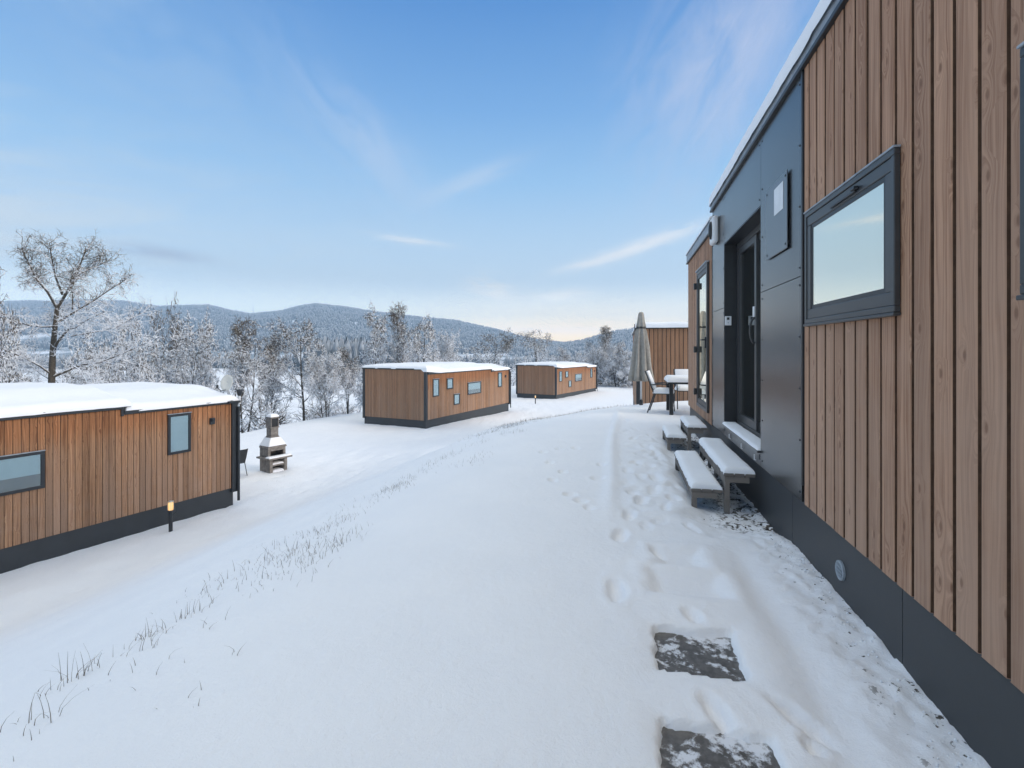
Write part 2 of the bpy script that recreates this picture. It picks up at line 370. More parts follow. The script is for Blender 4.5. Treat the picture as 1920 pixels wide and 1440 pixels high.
# ------------------------------------------------------------------ world, sun, camera
SUN_EL, SUN_AZ = 20.0, 112.0       # azimuth clockwise from the view axis (+Y)
def make_world():
    wd = bpy.data.worlds.new('World'); sc.world = wd; wd.use_nodes = True
    nt = NT(wd.node_tree)
    d = nt.n('ShaderNodeTexCoord').outputs['Generated']; s = nt.sep(d)
    el = nt.m('ARCSINE', s[2]); az = nt.m('ARCTAN2', s[0], s[1])
    sky = nt.n('ShaderNodeTexSky', {'sky_type': 'NISHITA', 'sun_disc': False, 'sun_elevation': R(SUN_EL), 'sun_rotation': R(SUN_AZ), 'air_density': 1.0, 'dust_density': .6, 'ozone_density': 2.0})
    nish = nt.mix(1.0, sky.outputs[0], (.09, .09, .09, 1), 'MULTIPLY')
    L = lin
    el01 = nt.m('DIVIDE', nt.m('MAXIMUM', el, 0.0), math.pi/2)
    def e(deg): return deg/90.0
    base = nt.ramp(el01, [(0, L((240, 226, 208))), (e(1.2), L((240, 232, 206))), (e(3.5), L((228, 236, 228))), (e(7), L((208, 228, 243))), (e(12), L((186, 217, 244))),
                          (e(18), L((152, 199, 242))), (e(25), L((119, 174, 232))), (e(35), L((78, 142, 214))), (e(42), L((78, 136, 206))), (e(52), L((222, 222, 216))), (1.0, L((249, 247, 237)))])
    warm = nt.m('MULTIPLY', nt.m('POWER', 2.718, nt.m('MULTIPLY', nt.m('POWER', nt.m('DIVIDE', nt.m('SUBTRACT', az, .16), .45), 2.0), -1.0)), nt.sstep(el, R(8), 0.0))
    base = nt.mix(nt.m('MULTIPLY', warm, .92), base, L((255, 218, 158)))
    # left half of the sky is a little paler and greener
    base = nt.mix(nt.m('MULTIPLY', nt.sstep(az, -.1, -.9), .08), base, L((170, 205, 238)))
    lw = nt.m('MULTIPLY', nt.sstep(az, -.85, -1.5), nt.sstep(el, R(17), R(1)))
    base = nt.mix(nt.m('MULTIPLY', lw, .7), base, L((250, 238, 208)))
    def cloud(px, py, rx, ry, rot, col, amt, ns, lo=.38, hi=.72, stretch=4.0):
        nonlocal base
        a0 = math.atan((px-960)/F); e0 = math.atan((HZ-py)/F*math.cos(a0))
        x = nt.m('SUBTRACT', az, a0); y = nt.m('SUBTRACT', el, e0)
        c, sn = math.cos(R(rot)), math.sin(R(rot))
        p = nt.m('ADD', nt.m('MULTIPLY', x, c), nt.m('MULTIPLY', y, sn)); q = nt.m('SUBTRACT', nt.m('MULTIPLY', y, c), nt.m('MULTIPLY', x, sn))
        nz = nt.noise(nt.comb(nt.m('MULTIPLY', p, ns), nt.m('MULTIPLY', q, ns*stretch), px*.013), 1, 6, .62, .6)
        r2 = nt.m('ADD', nt.m('POWER', nt.m('DIVIDE', p, rx/F), 2.0), nt.m('POWER', nt.m('DIVIDE', q, ry/F), 2.0))
        mk = nt.m('POWER', 2.718, nt.m('MULTIPLY', r2, -1.0))
        f = nt.m('MULTIPLY', nt.m('MULTIPLY', mk, nt.sstep(nt.m('ADD', nz, nt.m('MULTIPLY', mk, .12)), lo, hi)), amt)
        base = nt.mix(f, base, col)
    cloud(1200, 462, 120, 12, 16, L((246, 248, 250)), .95, 16, .30, .62, 6)
    cloud(1110, 492, 60, 7, 12, L((248, 249, 250)), .7, 20, .3, .6, 5)
    cloud(922, 545, 45, 22, -12, L((246, 244, 238)), .85, 22, .34, .64, 3)
    cloud(1050, 556, 60, 12, 4, L((248, 246, 240)), .8, 20, .34, .64, 4)
    cloud(770, 451, 65, 7, -5, L((240, 244, 248)), .75, 20, .32, .62, 5)
    cloud(880, 340, 90, 16, 22, L((215, 226, 242)), .45, 14, .3, .62, 6)
    cloud(298, 474, 70, 10, -4, L((160, 178, 205)), .8, 18, .3, .6, 4)
    cloud(680, 265, 170, 55, -42, L((196, 214, 240)), .5, 7, .34, .78, 2.6)
    cloud(1330, 150, 190, 130, 52, L((200, 210, 236)), .62, 6, .34, .80, 2.6)
    cloud(1420, 60, 150, 80, 60, L((205, 212, 236)), .45, 6, .36, .8, 2.2)
    cloud(330, 130, 420, 110, -30, L((172, 202, 234)), .4, 4, .36, .8, 2.5)
    cloud(1000, 620, 260, 8, 0, L((232, 222, 222)), .4, 12, .3, .6, 6)
    cloud(-900, 420, 500, 160, 5, L((240, 236, 226)), .6, 5, .36, .75, 5)
    gain = nt.m('ADD', nt.m('ADD', 1.0, nt.sstep(el, R(8), R(0), 0, 1.5)), nt.sstep(el, R(43), R(62), 0, 1.08))  # last term: unseen overhead sky made brighter, added to light the snow
    base = nt.mix(1.0, base, nt.comb(gain, gain, gain), 'MULTIPLY')
    # earth-side half of the dome
    base = nt.mix(nt.sstep(el, 0.0, R(-4)), base, L((150, 160, 175)))
    col = nt.mix(.08, base, nish)
    bg = nt.n('ShaderNodeBackground', ins={'Strength': 1.0}); nt.put(bg.inputs[0], col)
    o = nt.n('ShaderNodeOutputWorld'); nt.t.links.new(bg.outputs[0], o.inputs[0])
make_world()
ld = bpy.data.lights.new('sun', 'SUN'); ld.energy = 2.8; ld.angle = R(22); ld.color = (1.0, .86, .72)
lo = bpy.data.objects.new('sun', ld); COL.objects.link(lo)
sd = Vector((math.sin(R(SUN_AZ))*math.cos(R(SUN_EL)), math.cos(R(SUN_AZ))*math.cos(R(SUN_EL)), math.sin(R(SUN_EL))))
lo.rotation_euler = sd.to_track_quat('Z', 'Y').to_euler()
cd = bpy.data.cameras.new('camera'); co_ = bpy.data.objects.new('camera', cd); COL.objects.link(co_)
cd.sensor_width = 36; cd.lens = F/1920*36; cd.shift_y = -(720-HZ)/1920
cd.clip_start = .05; cd.clip_end = 20000
co_.location = (0, 0, EYE); co_.rotation_euler = (R(90), 0, 0); sc.camera = co_
sc.view_settings.view_transform = 'Standard'; sc.view_settings.look = 'None'; sc.view_settings.gamma = 1; sc.view_settings.exposure = 0
try: sc.cycles.use_denoising = True; sc.cycles.denoiser = 'OPENIMAGEDENOISE'; sc.cycles.denoising_input_passes = 'RGB_ALBEDO_NORMAL'; sc.cycles.denoising_prefilter = 'ACCURATE'
except Exception: pass
sc.cycles.max_bounces = 8; sc.cycles.transparent_max_bounces = 12; sc.cycles.volume_bounces = 1

# ------------------------------------------------------------------ terrain
def axis(segs, lo_ext, hi_ext, g=1.10):
    out = []
    for a, b, st in segs:
        out += list(np.arange(a, b-1e-6, st))
    a = [segs[0][0]]; st = segs[0][2]
    while a[-1] > lo_ext: st *= g; a.append(a[-1]-st)
    b = [segs[-1][1]]; st = segs[-1][2]
    while b[-1] < hi_ext: st *= g; b.append(b[-1]+st)
    return np.array(a[::-1][:-1]+out+b)
gxs = axis([(-9, -3.2, .12), (-3.2, .2, .045), (.2, 2.3, .019), (2.3, 6, .10)], -4000, 4000)
gys = axis([(-1.0, 1.1, .3), (1.1, 5.0, .022), (5.0, 9, .04), (9, 22, .11), (22, 60, .5)], -300, 5000)
gxs = np.unique(np.clip(gxs, -2560, 2560)); gys = np.unique(np.clip(gys, -360, 2360))
GX, GY = np.meshgrid(gxs, gys)
GZ = ground(GX, GY)
ny, nx = GX.shape
idx = np.arange(ny*nx).reshape(ny, nx)
Fq = np.stack([idx[:-1, :-1].ravel(), idx[:-1, 1:].ravel(), idx[1:, 1:].ravel(), idx[1:, :-1].ravel()], 1)
gr = np_mesh('ground', np.stack([GX.ravel(), GY.ravel(), GZ.ravel()], 1), Fq, M['ground'], smooth=True)
tag(gr, kind='structure')

# ------------------------------------------------------------------ snow cushions
def cushion(x0, x1, y0, y1, z0, t, r=.06, nx=40, ny=14, seed=1, ztop=None, rough=.15, lip=.0, freq=3.0, lipz=None):
    """rounded layer of snow lying on a flat or sloping deck"""
    mb = MB()
    def edge(n):
        k = max(4, n//5); a = [.5*r*(1-math.cos(math.pi*.5*i/k))*2 for i in range(k+1)]
        return a
    def ax(a, b, n):
        e = [v for v in edge(n) if v < (b-a)/2*.98]; mid = np.linspace(e[-1], (b-a)-e[-1], max(3, n-2*len(e)))
        return np.array([a+v for v in e[:-1]]+[a+v for v in mid]+[b-v for v in e[:-1][::-1]])
    xs, ys = ax(x0, x1, nx), ax(y0, y1, ny)
    XX, YY = np.meshgrid(xs, ys)
    d = np.minimum(np.minimum(XX-x0, x1-XX), np.minimum(YY-y0, y1-YY))
    q = np.clip(d/r, 0, 1)
    h = t*np.sqrt(np.clip(1-(1-q)**2, 0, 1))
    h = h*(1+rough*fbm(XX*freq+seed*3, YY*freq, seed, 3))
    wob = .18*r*vnoise(XX*freq*4, YY*freq*4, seed+3)*(q < .2)
    base = z0 if ztop is None else ztop(XX, YY)
    Z = base+h
    n0, n1 = XX.shape
    V = [(float(XX[i, j]+wob[i, j]), float(YY[i, j]+wob[i, j]*.7), float(Z[i, j])) for i in range(n0) for j in range(n1)]
    Fc = [(i*n1+j, i*n1+j+1, (i+1)*n1+j+1, (i+1)*n1+j) for i in range(n0-1) for j in range(n1-1)]
    mb.add(V, Fc)
    if lip:      # rim hanging a little below the deck
        ring = [j for j in range(n1)]+[i*n1+n1-1 for i in range(1, n0)]+[(n0-1)*n1+j for j in range(n1-2, -1, -1)]+[i*n1 for i in range(n0-2, 0, -1)]
        o = len(mb.v)
        for k in ring: x, y, z = mb.v[k]; mb.v.append((x, y, min(z-.01, (lipz(x, y) if lipz else z-lip)-.5*min(lip, .03)*float(vnoise(np.array([x*5.0]), np.array([y*5.0]), seed)[0]))))
        m = len(ring)
        for k in range(m): mb.f.append((ring[(k+1) % m], ring[k], o+k, o+(k+1) % m)); mb.mi.append(0)
    return mb

def boards(a0, a1, z0, z1, pitch, face, out, axis='X', gap=.019, depth=.024):
    """vertical boards with bevelled grooves; face = coordinate of the board faces, out = +1/-1 outward side"""
    mb = MB(); k0 = math.floor(a0/pitch); k = k0
    back = face-out*depth
    def V(a, b, z): return (a, b, z) if axis == 'X' else (b, a, z)
    flip = (out > 0) == (axis == 'X')
    rg = random.Random(int(a0*100)+3)
    while k*pitch < a1:
        l, r = max(a0, k*pitch), min(a1, (k+1)*pitch)
        if r-l > gap*1.5:
            dz = rg.uniform(-.0015, .0015); fc = face+out*dz
            p = [(l, back), (l+gap*.55, back), (l+gap*.8, fc-out*.003), (l+gap*1.1, fc), (r-gap*.6, fc), (r-gap*.25, fc-out*.003), (r, back)]
            vs = [V(x, y, z0) for x, y in p]+[V(x, y, z1) for x, y in p]; n = len(p)
            for i in range(n-1):
                q = [vs[i], vs[i+1], vs[n+i+1], vs[n+i]]
                mb.add(q, [(0, 1, 2, 3) if not flip else (3, 2, 1, 0)], 1 if i in (0, 1, n-2) else 0)  # groove floor and side strips get the dark colour, shade painted in
            mb.add([V(l, back, z0), V(r, back, z0), V(r-.004, fc, z0), V(l+.012, fc, z0)], [(0, 1, 2, 3)])
            mb.add([V(l, back, z1), V(r, back, z1), V(r-.004, fc, z1), V(l+.012, fc, z1)], [(0, 1, 2, 3)])
        k += 1
    return mb

def frame_mb(a0, a1, z0, z1, y0, y1, wd, wbot=None):
    """rectangular frame in the x-z plane between depths y0..y1"""
    wb = wbot or wd
    mb = MB()
    mb.box(a0, a1, y0, y1, z1-wd, z1); mb.box(a0, a1, y0, y1, z0, z0+wb)
    mb.box(a0, a0+wd, y0, y1, z0+wb, z1-wd); mb.box(a1-wd, a1, y0, y1, z0+wb, z1-wd)
    return mb

# ------------------------------------------------------------------ the near house
HRZ = math.pi/2-ANG
house = empty('timber_house', (PX0, 0, 0), HRZ, 'big timber clad house along the path with dark metal door bay', 'house')
Z = lambda h: EYE-h           # height below the eye -> Z
ZB, ZT, ZT2 = .374, 3.275, 3.01
D = 4.4
U0, U1, U2, U3, U4, U5 = -4.0, 3.475, 3.496, 4.56, 6.245, 7.08; U6 = 9.81
core = MB()
core.box(U0, U3, -D, -.017, ZB, ZT); core.box(U4, U5, -D, -.017, ZB, ZT); core.box(U3, U4, -D, -.30, ZB, ZT)
core.box(U3, U4, -.30, -.017, 2.69, ZT); core.box(U3, U4, -.30, -.017, ZB, .49); core.box(U5, U6, -D, -.017, ZB, ZT2)
core.build('wall', M['black'], house)
boards(U0, U1-.005, ZB, ZT, .135, 0, 1).build('cladding', [M['house_wood'], M['groove_shade']], house)
boards(U5+.01, U6-.004, ZB-.02, ZT2, .135, .0, 1).build('cladding', [M['house_wood'], M['groove_shade']], house)
boards(-D, -.02, ZB, ZT2, .135, U6+.0, 1, 'Y').build('end_cladding', [M['cabin_end_wood'], M['groove_shade']], house)
MB().box(U1-.004, U2+.004, -.015, .010, ZB+.12, ZT).build('corner_trim', M['black'], house)
MB().box(U5-.002, U5+.012, -.015, .006, ZB-.02, ZT2).build('corner_trim', M['black'], house)
def panel(u0, u1, z0, z1, rows):
    mb = MB(); g = .003; mb.box(u0+g, u1-g, -.012, .002, z0+g, z1-g)
    for x in (u0+.045, u1-.045):
        k = 0; z = z0+.06
        while z < z1-.03:
            mb.lathe([(.008, 0), (.008, .003), (.004, .005)], 8, (0, 0, 0), 1)
            for i in range(len(mb.v)-24, len(mb.v)):
                a, b, c = mb.v[i]; mb.v[i] = (x+a, .002+c, z-b)
            z += (z1-z0-.12)/rows
    return mb.build('wall_panel', [M['slate'], M['black']], house)
SEAM = 1.904
panel(U2+.006, U3, ZB, SEAM, 4); panel(U2+.006, U3, SEAM, ZT, 3)
panel(U4, U5-.003, ZB, SEAM, 4); panel(U4, U5-.003, SEAM, ZT, 3)
panel(U3, U4, 2.672, ZT, 1); panel(U3, U4, ZB, .505, 1)
pl = MB()
for a, b in ((U0, .4), (.4, 2.30), (2.30, 3.80), (3.80, 5.6), (5.6, 7.4), (7.4, U6-.05)):
    pl.box(a+.0025, b-.0025, -.06, -.028, -.4, ZB-.002)
pl.box(U0, U6-.06, -D, -.062, -.4, ZB-.004)
pl.build('plinth', M['plinth'], house)
# roof: dark lip, frosted fascia, deck, snow
rf = MB(); rf.box(U0-.05, U5+.04, -D-.06, .03, ZT, ZT+.03, 0); rf.box(U5+.045, U6+.05, -D-.06, .03, ZT2, ZT2+.025, 0)
rf.box(U0-.05, U5+.03, -D-.05, .022, ZT+.03, ZT+.17, 1); rf.box(U5+.035, U6+.04, -D-.05, .022, ZT2+.025, ZT2+.19, 1)
roof = rf.build('roof', [M['black'], M['fascia']], house, bevel=.004)
cushion(U0-.05, U5+.035, -D-.05, .045, ZT+.165, .11, .10, 200, 30, 4, lip=.09).build('roof_snow', M['snow'], roof, True)
cushion(U5+.04, U6+.045, -D-.05, .04, ZT2+.185, .05, .06, 60, 20, 5, lip=.02).build('roof_snow', M['snow'], roof, True)
# windows
def house_window(u0, u1, z0, z1):
    w = frame_mb(u0, u1, z0, z1, .002, .028, .030, .030).build('window', M['frame'], house, bevel=.004)
    frame_mb(u0+.030, u1-.030, z0+.030, z1-.030, .0, .022, .062).build('sash', M['frame'], w, bevel=.005)
    MB().box(u0-.005, u1+.005, .002, .034, z0-.016, z0-.001).build('sill', M['frame'], w, bevel=.003)
    MB().box(u0-.004, u1+.004, .002, .033, z1+.001, z1+.010).build('head_flashing', M['fascia'], w, bevel=.002)
    MB().box(u0+.09, u1-.09, .004, .006, z0+.09, z1-.09).build('backing', M['dark'], w)
    MB().box(u0+.088, u1-.088, .010, .014, z0+.088, z1-.088).build('pane', M['mirror_glass'], w)
    frame_mb(u0+.0915, u1-.0915, z0+.0915, z1-.0915, .0145, .0165, .024).build('glazing_gasket', M['black'], w)
    MB().box((u0+u1)/2-.19, (u0+u1)/2+.13, .023, .034, z1-.080, z1-.066).box((u0+u1)/2-.215, (u0+u1)/2-.165, .023, .047, z1-.072, z1-.056).build('latch', M['black'], w, bevel=.003)
house_window(2.25, 3.375, Z(-.16), Z(-.876))
house_window(.42, 1.535, Z(-.16), Z(-.89))
# service plate with its paper label
ip = MB().box(3.767, 4.325, .012, .020, Z(-.735), Z(-1.305))
for a in (3.80, 4.29):
    for b in (Z(-.77), Z(-1.27)): ip.box(a-.012, a+.012, .003, .012, b-.012, b+.012, 1); ip.box(a-.008, a+.008, .020, .024, b-.008, b+.008, 1)
M['plate'] = plain('plate_metal', (.16, .172, .184, 1), .32, .7, .05, 2, .0)
plate = ip.build('cover_plate', [M['plate'], M['black']], house, bevel=.002)
MB().box(3.854, 4.083, .0205, .0220, Z(-1.045), Z(-1.25)).build('paper_label', M['white'], plate)
# wall lamp
wl = MB().box(6.58, 6.86, .004, .075, Z(-1.36), Z(-1.70)).build('wall_lamp', M['white'], house, bevel=.025)
ov = MB(); ov.lathe([(.055, 0), (.055, .02), (.03, .034), (.004, .038)], 20)
ov.v = [(6.70+x*1.0, .074+z, Z(-1.53)+y*2.1) for x, y, z in ov.v]; ov.build('lens', M['black'], wl, True)
# the recessed sliding door
MB().box(U4-.003, U4-.012, -.30, .001, .505, 2.672).build('door_reveal', M['black'], house)
MB().box(U3+.003, U3+.012, -.30, .001, .505, 2.672).build('door_reveal', M['slate'], house)
MB().box(U3+.012, U4-.012, -.30, .001, 2.660, 2.672).build('door_head', M['black'], house)
sl = MB().box(U3+.012, U4-.012, -.30, .03, .490, .512).build('door_sill', M['slate'], house, bevel=.003)
cushion(U3+.02, U4-.02, -.135, .028, .512, .026, .03, 60, 10, 8, rough=.5, freq=5).build('sill_snow', M['snow'], sl, True)
fr = frame_mb(U3+.014, U4-.014, .513, 2.658, -.21, -.14, .065, .05).build('sliding_door', M['frame'], house, bevel=.004)
for a, b, y in ((5.36, 6.165, -.165), (4.64, 5.44, -.19)):
    lf = frame_mb(a, b, .565, 2.592, y-.018, y+.018, .075, .09).build('door_leaf', M['frame'], fr, bevel=.004)
    # panes and handle belong to the door frame
    MB().box(a+.07, b-.07, y-.006, y-.002, .65, 2.52).build('pane', M['door_glass'], fr)
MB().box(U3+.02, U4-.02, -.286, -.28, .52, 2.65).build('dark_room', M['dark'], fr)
hp = [(5.42+.0, -.147+.045*math.sin(t), 1.60+.13*math.cos(t)) for t in np.linspace(0, math.pi, 13)]
MB().tube(hp, .012, 8).build('handle', M['frame'], fr, True)
MB().box(5.385, 5.435, -.147, -.13, 1.74, 1.85).build('lock_plate', M['white'], fr, bevel=.003)
kp = MB().box(U4-.040, U4-.013, -.075, -.003, 1.69, 1.80).build('keypad', M['white'], house, bevel=.006)
MB().box(U4-.0425, U4-.040, -.050, -.022, 1.755, 1.785).build('screen', M['black'], kp)
MB().box(U4-.0425, U4-.040, -.042, -.032, 1.715, 1.728).build('button', M['fascia'], kp)
# hinged glass door in the far boarded wall
u0, u1, z0, z1 = 7.34, 8.40, .50, 2.64
fd = frame_mb(u0, u1, z0, z1, .002, .034, .055).build('glass_door', M['frame'], house, bevel=.004)
MB().box(u0+.05, u1-.05, .003, .006, z0+.05, z1-.05).build('backing', M['dark'], fd)
frame_mb(u0+.055, u1-.055, z0+.055, z1-.055, .001, .028, .07).build('sash', M['black'], fd, bevel=.004)
MB().box(u0+.12, u1-.12, .010, .014, z0+.12, z1-.12).build('pane', M['mirror_glass'], fd)
MB().box(u0-.01, u1+.01, .002, .05, z1+.001, z1+.02).build('head_flashing', M['fascia'], fd)
for z in (.72, 1.40, 2.42): MB().box(u1-.02, u1+.05, .034, .075, z-.05, z+.05).build('hinge', M['black'], fd, bevel=.006)
MB().box(u0+.07, u0+.11, .03, .05, 1.42, 1.58).tube([(u0+.09, .05, 1.54), (u0+.09, .085, 1.54), (u0+.20, .085, 1.54)], .011, 8).build('handle', M['black'], fd)
# pegs under the door, round vent in the plinth
for u in (4.72, 5.25, 5.85):
    MB().tube([(u, .004, .40), (u, .018, .40), (u, .018, .45)], [.005, .005, .005], 8).build('peg', M['white'], house)
v = MB(); v.lathe([(.055, 0), (.055, .012), (.048, .016), (.04, .012), (.04, .006)], 24)
for k in range(-2, 3): v.box(k*.014-.003, k*.014+.003, -math.sqrt(.0018-(k*.014)**2), math.sqrt(.0018-(k*.014)**2), .006, .014); 
for k in (-1, 0, 1): v.box(-math.sqrt(.0018-(k*.02)**2), math.sqrt(.0018-(k*.02)**2), k*.02-.0025, k*.02+.0025, .0145, .0155)
v.v = [(2.945+x, -.028+z, .155+y) for x, y, z in v.v]; v.build('vent', M['fascia'], house)
dpz = MB().tube([(U6-.10, .05, .05), (U6-.10, .05, 2.98)], .035, 10); 

# ------------------------------------------------------------------ wooden steps
def steps(u0, u1, label, w1=.30, w2=.58, za=.29, zb=.135, slats=True):
    root = empty('wooden_steps', (*xy(u0, 0), 0), HRZ, label, 'steps', 'snowy wooden steps at the house wall')
    L = u1-u0
    for (wa, wb, zt) in ((.03, w1, za), (w1+.005, w2, zb)):
        top = MB()
        n = 3; bw = (wb-wa)/n
        for k in range(n): top.box(-.01, L+.01, wa+k*bw+.003, wa+(k+1)*bw-.003, zt-.03, zt)
        t = top.build('tread', M['oldwood'], root, bevel=.004)
        cushion(-.005, L+.005, wa+.004, wb-.002, zt, .052, .05, 60, 16, int(u0*10+zt*100), rough=.25, freq=4, lip=.012).build('snow', M['snow'], t, True)
        fm = MB()
        fm.box(.0, .03, wa+.05, wb-.05, zt-.085, zt-.032); fm.box(L-.03, L, wa+.05, wb-.05, zt-.10, zt-.032)
        fm.box(.05, L-.05, wb-.035, wb-.01, zt-.10, zt-.032)
        fm.build('apron', M['oldwood'], root, bevel=.003)
        for x in (.0, L-.055):
            for y in (wb-.055,): MB().box(x, x+.05, y, y+.045, -.16, zt-.034).build('leg', M['oldwood'], root, bevel=.003)
    if slats:
        for k in range(4):
            x = .12+(L-.36)*k/3
            MB().box(x, x+.12, w1-.045, w1-.025, zb-.02, za-.034).build('riser_board', M['oldwood'], root, bevel=.003)
    return root
steps(4.62, 6.2, 'longer wooden steps under thick snow in front of sliding door, nearer to the viewer')
steps(7.34, 8.30, 'shorter snowy wooden steps below the far narrow glass door', slats=True)

# ------------------------------------------------------------------ paving slabs in the snow
for k, (u0, u1, w0, w1) in enumerate(PAVERS):
    x, y = xy((u0+u1)/2, (w0+w1)/2); z = -.078
    mb = MB().box(-(u1-u0)/2-.04, (u1-u0)/2+.04, -(w1-w0)/2-.04, (w1-w0)/2+.04, -.03, .04)
    o = mb.build('paving_slab', M['slab'], None, bevel=.005, loc=(x, y, z)); o.rotation_euler = (0, 0, HRZ+.02*k)
    tag(o, ['bare stepping slab cut off by the bottom edge of the picture', 'bare square stepping slab with white patches, between the other slab and covered ones'][k], 'paving slab', 'stepping slabs along the path')

def crumbs(name, mat, n, seed, u0, u1, wfun, rmin, rmax, label, cat):
    rg = np.random.RandomState(seed); U = rg.uniform(u0, u1, n); W = wfun(rg, n); X, Y = xy(U, W)
    r = rmin+(rmax-rmin)*rg.rand(n)**3; Zg = ground(X, Y)+r*.25
    oc = np.array([[1, 0, 0], [0, 1, 0], [-1, 0, 0], [0, -1, 0], [0, 0, 1], [0, 0, -1], [.6, .6, .5], [-.6, .6, .5], [-.6, -.6, .5], [.6, -.6, .5]], float)
    tri = np.array([[0, 1, 6], [1, 2, 7], [2, 3, 8], [3, 0, 9], [6, 1, 7], [7, 2, 8], [8, 3, 9], [9, 0, 6], [6, 7, 4], [7, 8, 4], [8, 9, 4], [9, 6, 4], [1, 0, 5], [2, 1, 5], [3, 2, 5], [0, 3, 5]])
    V = np.stack([X, Y, Zg], 1)[:, None]+oc[None]*rg.uniform(.65, 1.3, (n, 10, 3))*r[:, None, None]
    Fq = (tri[None]+(np.arange(n)*10)[:, None, None]).reshape(-1, 3)
    return tag(np_mesh(name, V.reshape(-1, 3), Fq, mat, smooth=True), label, cat, None, 'stuff')
crumbs('snow_crumbs', M['snow'], 500, 5, .4, 4.2, lambda r, n: .005+.14*r.rand(n)**2, .0015, .0075, 'crumbs of fallen snow along the foot of the dark plinth', 'snow')
M['soil'] = plain('dark_soil', (.05, .042, .034, 1), .9, 0, .4, 40, .2)
crumbs('gravel', M['soil'], 160, 7, 4.1, 8.8, lambda r, n: .02+.48*r.rand(n), .003, .014, 'dark gravel and dead leaves under the wooden steps', 'gravel')

# ------------------------------------------------------------------ lower cabins (one model, copied)
CL, CW = 10.2, 4.4
E1, E2, CB, EG = 2.93, 2.80, .47, 3.17      # eaves, cladding foot, gable top
USP = 7.45
def make_cabin():
    r = empty('wooden_cabin', (0, 0, 0), 0, 'x', 'cabin', 'three matching cabins on the lower shelf')
    b = MB(); b.box(.02, USP, .016, CW-.02, CB, E1); b.box(USP, CL-.02, .016, CW-.02, CB, E2); b.build('wall', M['black'], r)
    boards(.16, CL-.15, CB, E2-.001, .125, 0, -1, 'X', .010, .012).build('cladding', [M['cabin_wood'], M['groove_shade']], r)
    boards(.16, USP-.07, E2+.001, E1, .125, 0, -1, 'X', .010, .012).build('cladding', [M['cabin_wood'], M['groove_shade']], r)
    boards(.14, CW-.14, CB-.02, EG, .125, 0, -1, 'Y', .010, .012).build('end_cladding', [M['cabin_end_wood'], M['groove_shade']], r)
    boards(.14, CW-.14, CB-.02, E2, .125, CL, 1, 'Y', .010, .012).build('end_cladding', [M['cabin_end_wood'], M['groove_shade']], r)
    boards(.15, CL-.15, CB, E2, .125, CW, 1, 'X', .010, .012).build('back_cladding', [M['cabin_wood'], M['groove_shade']], r)
    MB().box(.02, .12, .02, CW-.02, E1, EG-.01).build('gable_wall', M['black'], r)
    p = MB(); p.box(.06, CL-.06, .05, CW-.05, -.6, CB-.003); p.build('plinth', M['plinth'], r)
    for (x0, x1, y0, y1, zt) in ((-.03, .13, -.02, .14, EG), (-.03, .13, CW-.14, CW+.02, EG), (CL-.14, CL+.03, -.035, .14, E2), (CL-.14, CL+.03, CW-.14, CW+.03, E2)):
        MB().box(x0, x1, y0, y1, CB-.12, zt).build('corner_post', M['black'], r, bevel=.006)
    rf = MB(); rf.box(.135, USP-.05, -.06, -.014, E1, E1+.09); rf.box(USP-.045, CL+.05, -.06, -.014, E2, E2+.085); rf.box(USP-.10, USP-.048, -.05, -.014, E2-.03, E1-.002)
    rf.box(-.05, -.014, -.04, CW+.04, EG, EG+.08); rf.box(-.013, .14, -.04, CW+.04, EG+.02, EG+.075)
    rf.box(.14, USP, -.013, CW+.05, E1, E1+.06); rf.box(USP+.001, CL+.04, -.013, CW+.05, E2, E2+.06)
    roof = rf.build('roof', M['black'], r, bevel=.004)
    up = lambda X, Y: (E1+.07+.24*smooth(0, 1.6, Y))*smooth(.0, 2.6, X)+(EG+.055)*(1-smooth(.0, 2.6, X))
    lo_ = lambda X, Y: (E2+.06+.24*smooth(0, 1.6, Y))
    cushion(-.045, USP+.12, -.072, CW+.05, 0, .19, .22, 90, 44, 11, up, .22, .03, .8, lambda x, y: (EG+.07 if x < 0 and y > .2 else (E1+.055+.10*max(0, 1-max(x, 0)/1.2) if y < .2 else E1+.1))).build('roof_snow', M['snow'], roof, True)
    cushion(USP-.02, CL+.045, -.066, CW+.05, 0, .17, .22, 44, 44, 12, lo_, .22, .03, .8, lambda x, y: E2+.062).build('roof_snow', M['snow'], roof, True)
    def win(u0, u1, z0, z1, blind=1.0):
        w = frame_mb(u0, u1, z0, z1, -.046, -.004, .06).build('window', M['black'], r, bevel=.004)
        MB().box(u0+.02, u1-.02, -.012, -.008, z0+.02, z1-.02).build('backing', M['dark'], w)
        zb = z1-.06-(z1-z0-.12)*blind
        MB().box(u0+.062, u1-.062, -.017, -.0135, zb, z1-.06).build('blind', M['blind'], w)
        MB().box(u0+.055, u1-.055, -.028, -.024, z0+.055, z1-.055).build('pane', M['glass'], w)
        MB().box(u0-.01, u1+.01, -.052, -.004, z1+.001, z1+.015).build('head_flashing', M['fascia'], w)
    win(.60, 1.20, 1.68, 2.66); win(2.0, 2.64, 2.0, 2.62); win(2.74, 3.38, 1.02, 1.66)
    win(4.32, 5.98, 1.49, 2.24, .62); win(8.37, 8.93, 1.69, 2.68)
    MB().box(9.43, 9.56, -.055, -.003, 2.30, 2.47).box(9.45, 9.54, -.09, -.055, 2.38, 2.46).build('wall_lamp', M['black'], r, bevel=.01)
    g = MB().tube([(CL+.02, -.075, .10), (CL+.02, -.075, 2.70)], .035, 10)
    g.box(CL-.30, CL+.04, -.13, -.062, E2+.01, E2+.07); g.build('gutter_pipe', M['black'], r)
    return r
cabin = make_cabin()
B1 = R(25.6)
def place(o, corner, ang, z, label):
    o.location = (corner[0], corner[1], z); o.rotation_euler = (0, 0, math.pi/2-ang); o['label'] = label
